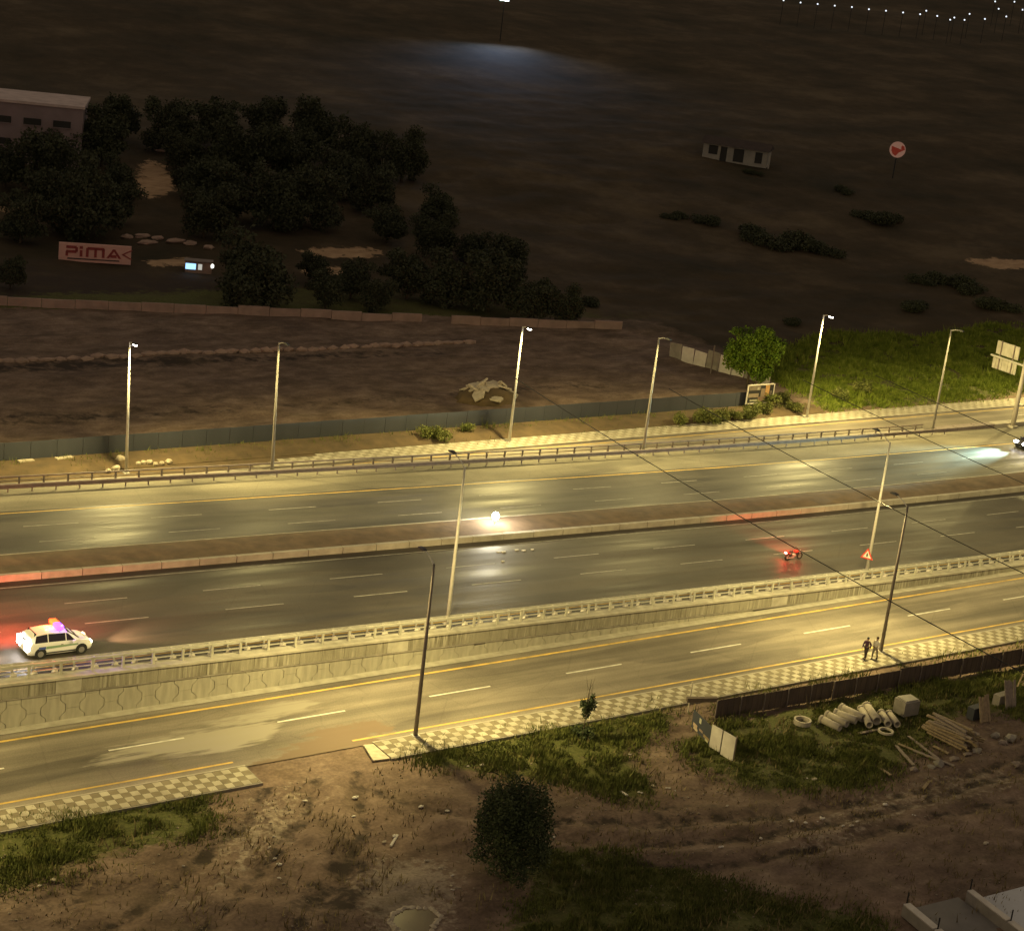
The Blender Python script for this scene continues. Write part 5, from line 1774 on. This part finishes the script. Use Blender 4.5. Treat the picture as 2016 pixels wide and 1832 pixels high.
# pinkish building half hidden by trees at the left edge
p = hit(75, 330); p[2] = float(ground_z(p[0], p[1]))
s_ = scale_at(p)
bd = thing('flat_roof_building', 'pinkish flat roofed building behind the dark tree at the left edge', 'building', tuple(p), math.atan2(p[1], p[0]) - PI / 2 - math.radians(5))
bw, bh = 24.0, 118 / s_
bp = pm('pink_render', (.24, .18, .19), (.18, .135, .14), .3, .9)
MB().box((81 / s_ - bw / 2, 6, bh / 2), (bw, 12, bh)).build('wall', bp, bd)
MB().box((81 / s_ - bw / 2, 6, bh + .2), (bw + .5, 12.5, .4)).build('parapet', pm('parapet_render', (.5, .4, .38), None, .5, .9), bd)
for k in range(5):
    for z in (.36, .72):
        f = MB().box((81 / s_ - 3.0 - k * 4.4, -.06, bh * z), (2.6, .14, bh * .11)).build('window', M['black'], bd)
        MB().box((81 / s_ - 3.0 - k * 4.4, -.14, bh * z - bh * .06), (2.8, .2, .12)).build('sill', bp, f)
# scattered pale slabs beside the grove clearing
for i, (x, y, w) in enumerate(((280, 470, 2.4), (310, 472, 1.8), (345, 478, 3.0), (375, 482, 2.0), (255, 392, 2), (325, 300, 3.4), (240, 408, 1.6), (170, 268, 2.5), (250, 470, 1.8), (410, 492, 1.6), (290, 482, 3))):
    p = hit(x, y)
    o = MB().blob((0, 0, .2), (w * .5, .5, .35), i + 90, 2, .2).build('pale_stone_slab', M['wallpale'], None, False, (p[0], p[1], float(ground_z(p[0], p[1]))))
    tag(o, 'pale stone slab lying in the clearings of the left grove', 'stone', 'pale stones in the left grove')

# ------------------------------------------------------------------ distant lights
FL_E = emit('cold_white_lamp', (.8, .88, 1), 1.1)
proto = thing('distant_lamp', 'distant lamp', 'street lamp')
MB().tube([(0, 0, 0), (0, 0, 8)], .08, 5).build('pole', M['black'], proto)
MB().blob((0, 0, 8.1), (.26, .24, .3), 1, 1, .1).build('lamp_head', FL_E, proto)
pts = [(1535 + 33.5 * k, 4 + 3.35 * k) for k in range(11)] + [(1815, 24), (1862, 41), (1890, 42), (1930, 40), (1957, 20), (1972, 35), (2004, 22), (2012, 14), (1988, 6), (1900, 30), (1950, 6)]
for i, (x, y) in enumerate(pts):
    o = proto if i == 0 else copy_tree(proto)
    p = hit(x, y + 46)
    o.location = (p[0], p[1], float(ground_z(p[0], p[1])))
    z = scale_at(p)
    o.scale = (1, 1, (46 / z) / 8.0 / .995)
    o['label'] = 'tiny white lamp in the distant string of lights along the upper right edge'
    o['group'] = 'distant lamps along the upper right edge'
# floodlight mast at the top centre
p = hit(984, 84); p[2] = float(ground_z(p[0], p[1]))
s_ = scale_at(p)
mh = 82 / s_
fl = thing('floodlight_mast', 'thin mast with a blue white floodlight at the top centre of the view', 'floodlight', tuple(p), math.atan2(p[1], p[0]) - PI / 2)
MB().tube([(0, 0, 0), (0, 0, mh)], [.14, .08], 8).build('mast', M['black'], fl)
MB().box((0, -.2, mh), (2.2, .5, .9)).build('lamp_bank', M['head'], fl)
fle = emit('floodlight_lens', (.75, .87, 1), 30)
for k in (-.7, 0, .7):
    MB().box((k, -.48, mh - .05), (.55, .1, .7)).build('lamp_lens', fle, fl)


def flood(power, tilt, size):
    l = D.lights.new('flood_light', 'SPOT'); l.energy = power; l.color = (.5, .66, 1); l.spot_size = math.radians(size); l.spot_blend = 1; l.shadow_soft_size = .6
    o = D.objects.new('flood_light', l); COL.objects.link(o); o.parent = fl; o.location = (0, -1.2, mh - .8); o.rotation_euler = (math.radians(-tilt), 0, 0)


flood(15000, 80, 140)  # bluish pool put on the slope in place of lens glare

SC.cycles.use_adaptive_sampling = True
SC.cycles.adaptive_threshold = .015
SC.cycles.use_denoising = True
SC.cycles.max_bounces = 4
SC.cycles.sample_clamp_indirect = 3
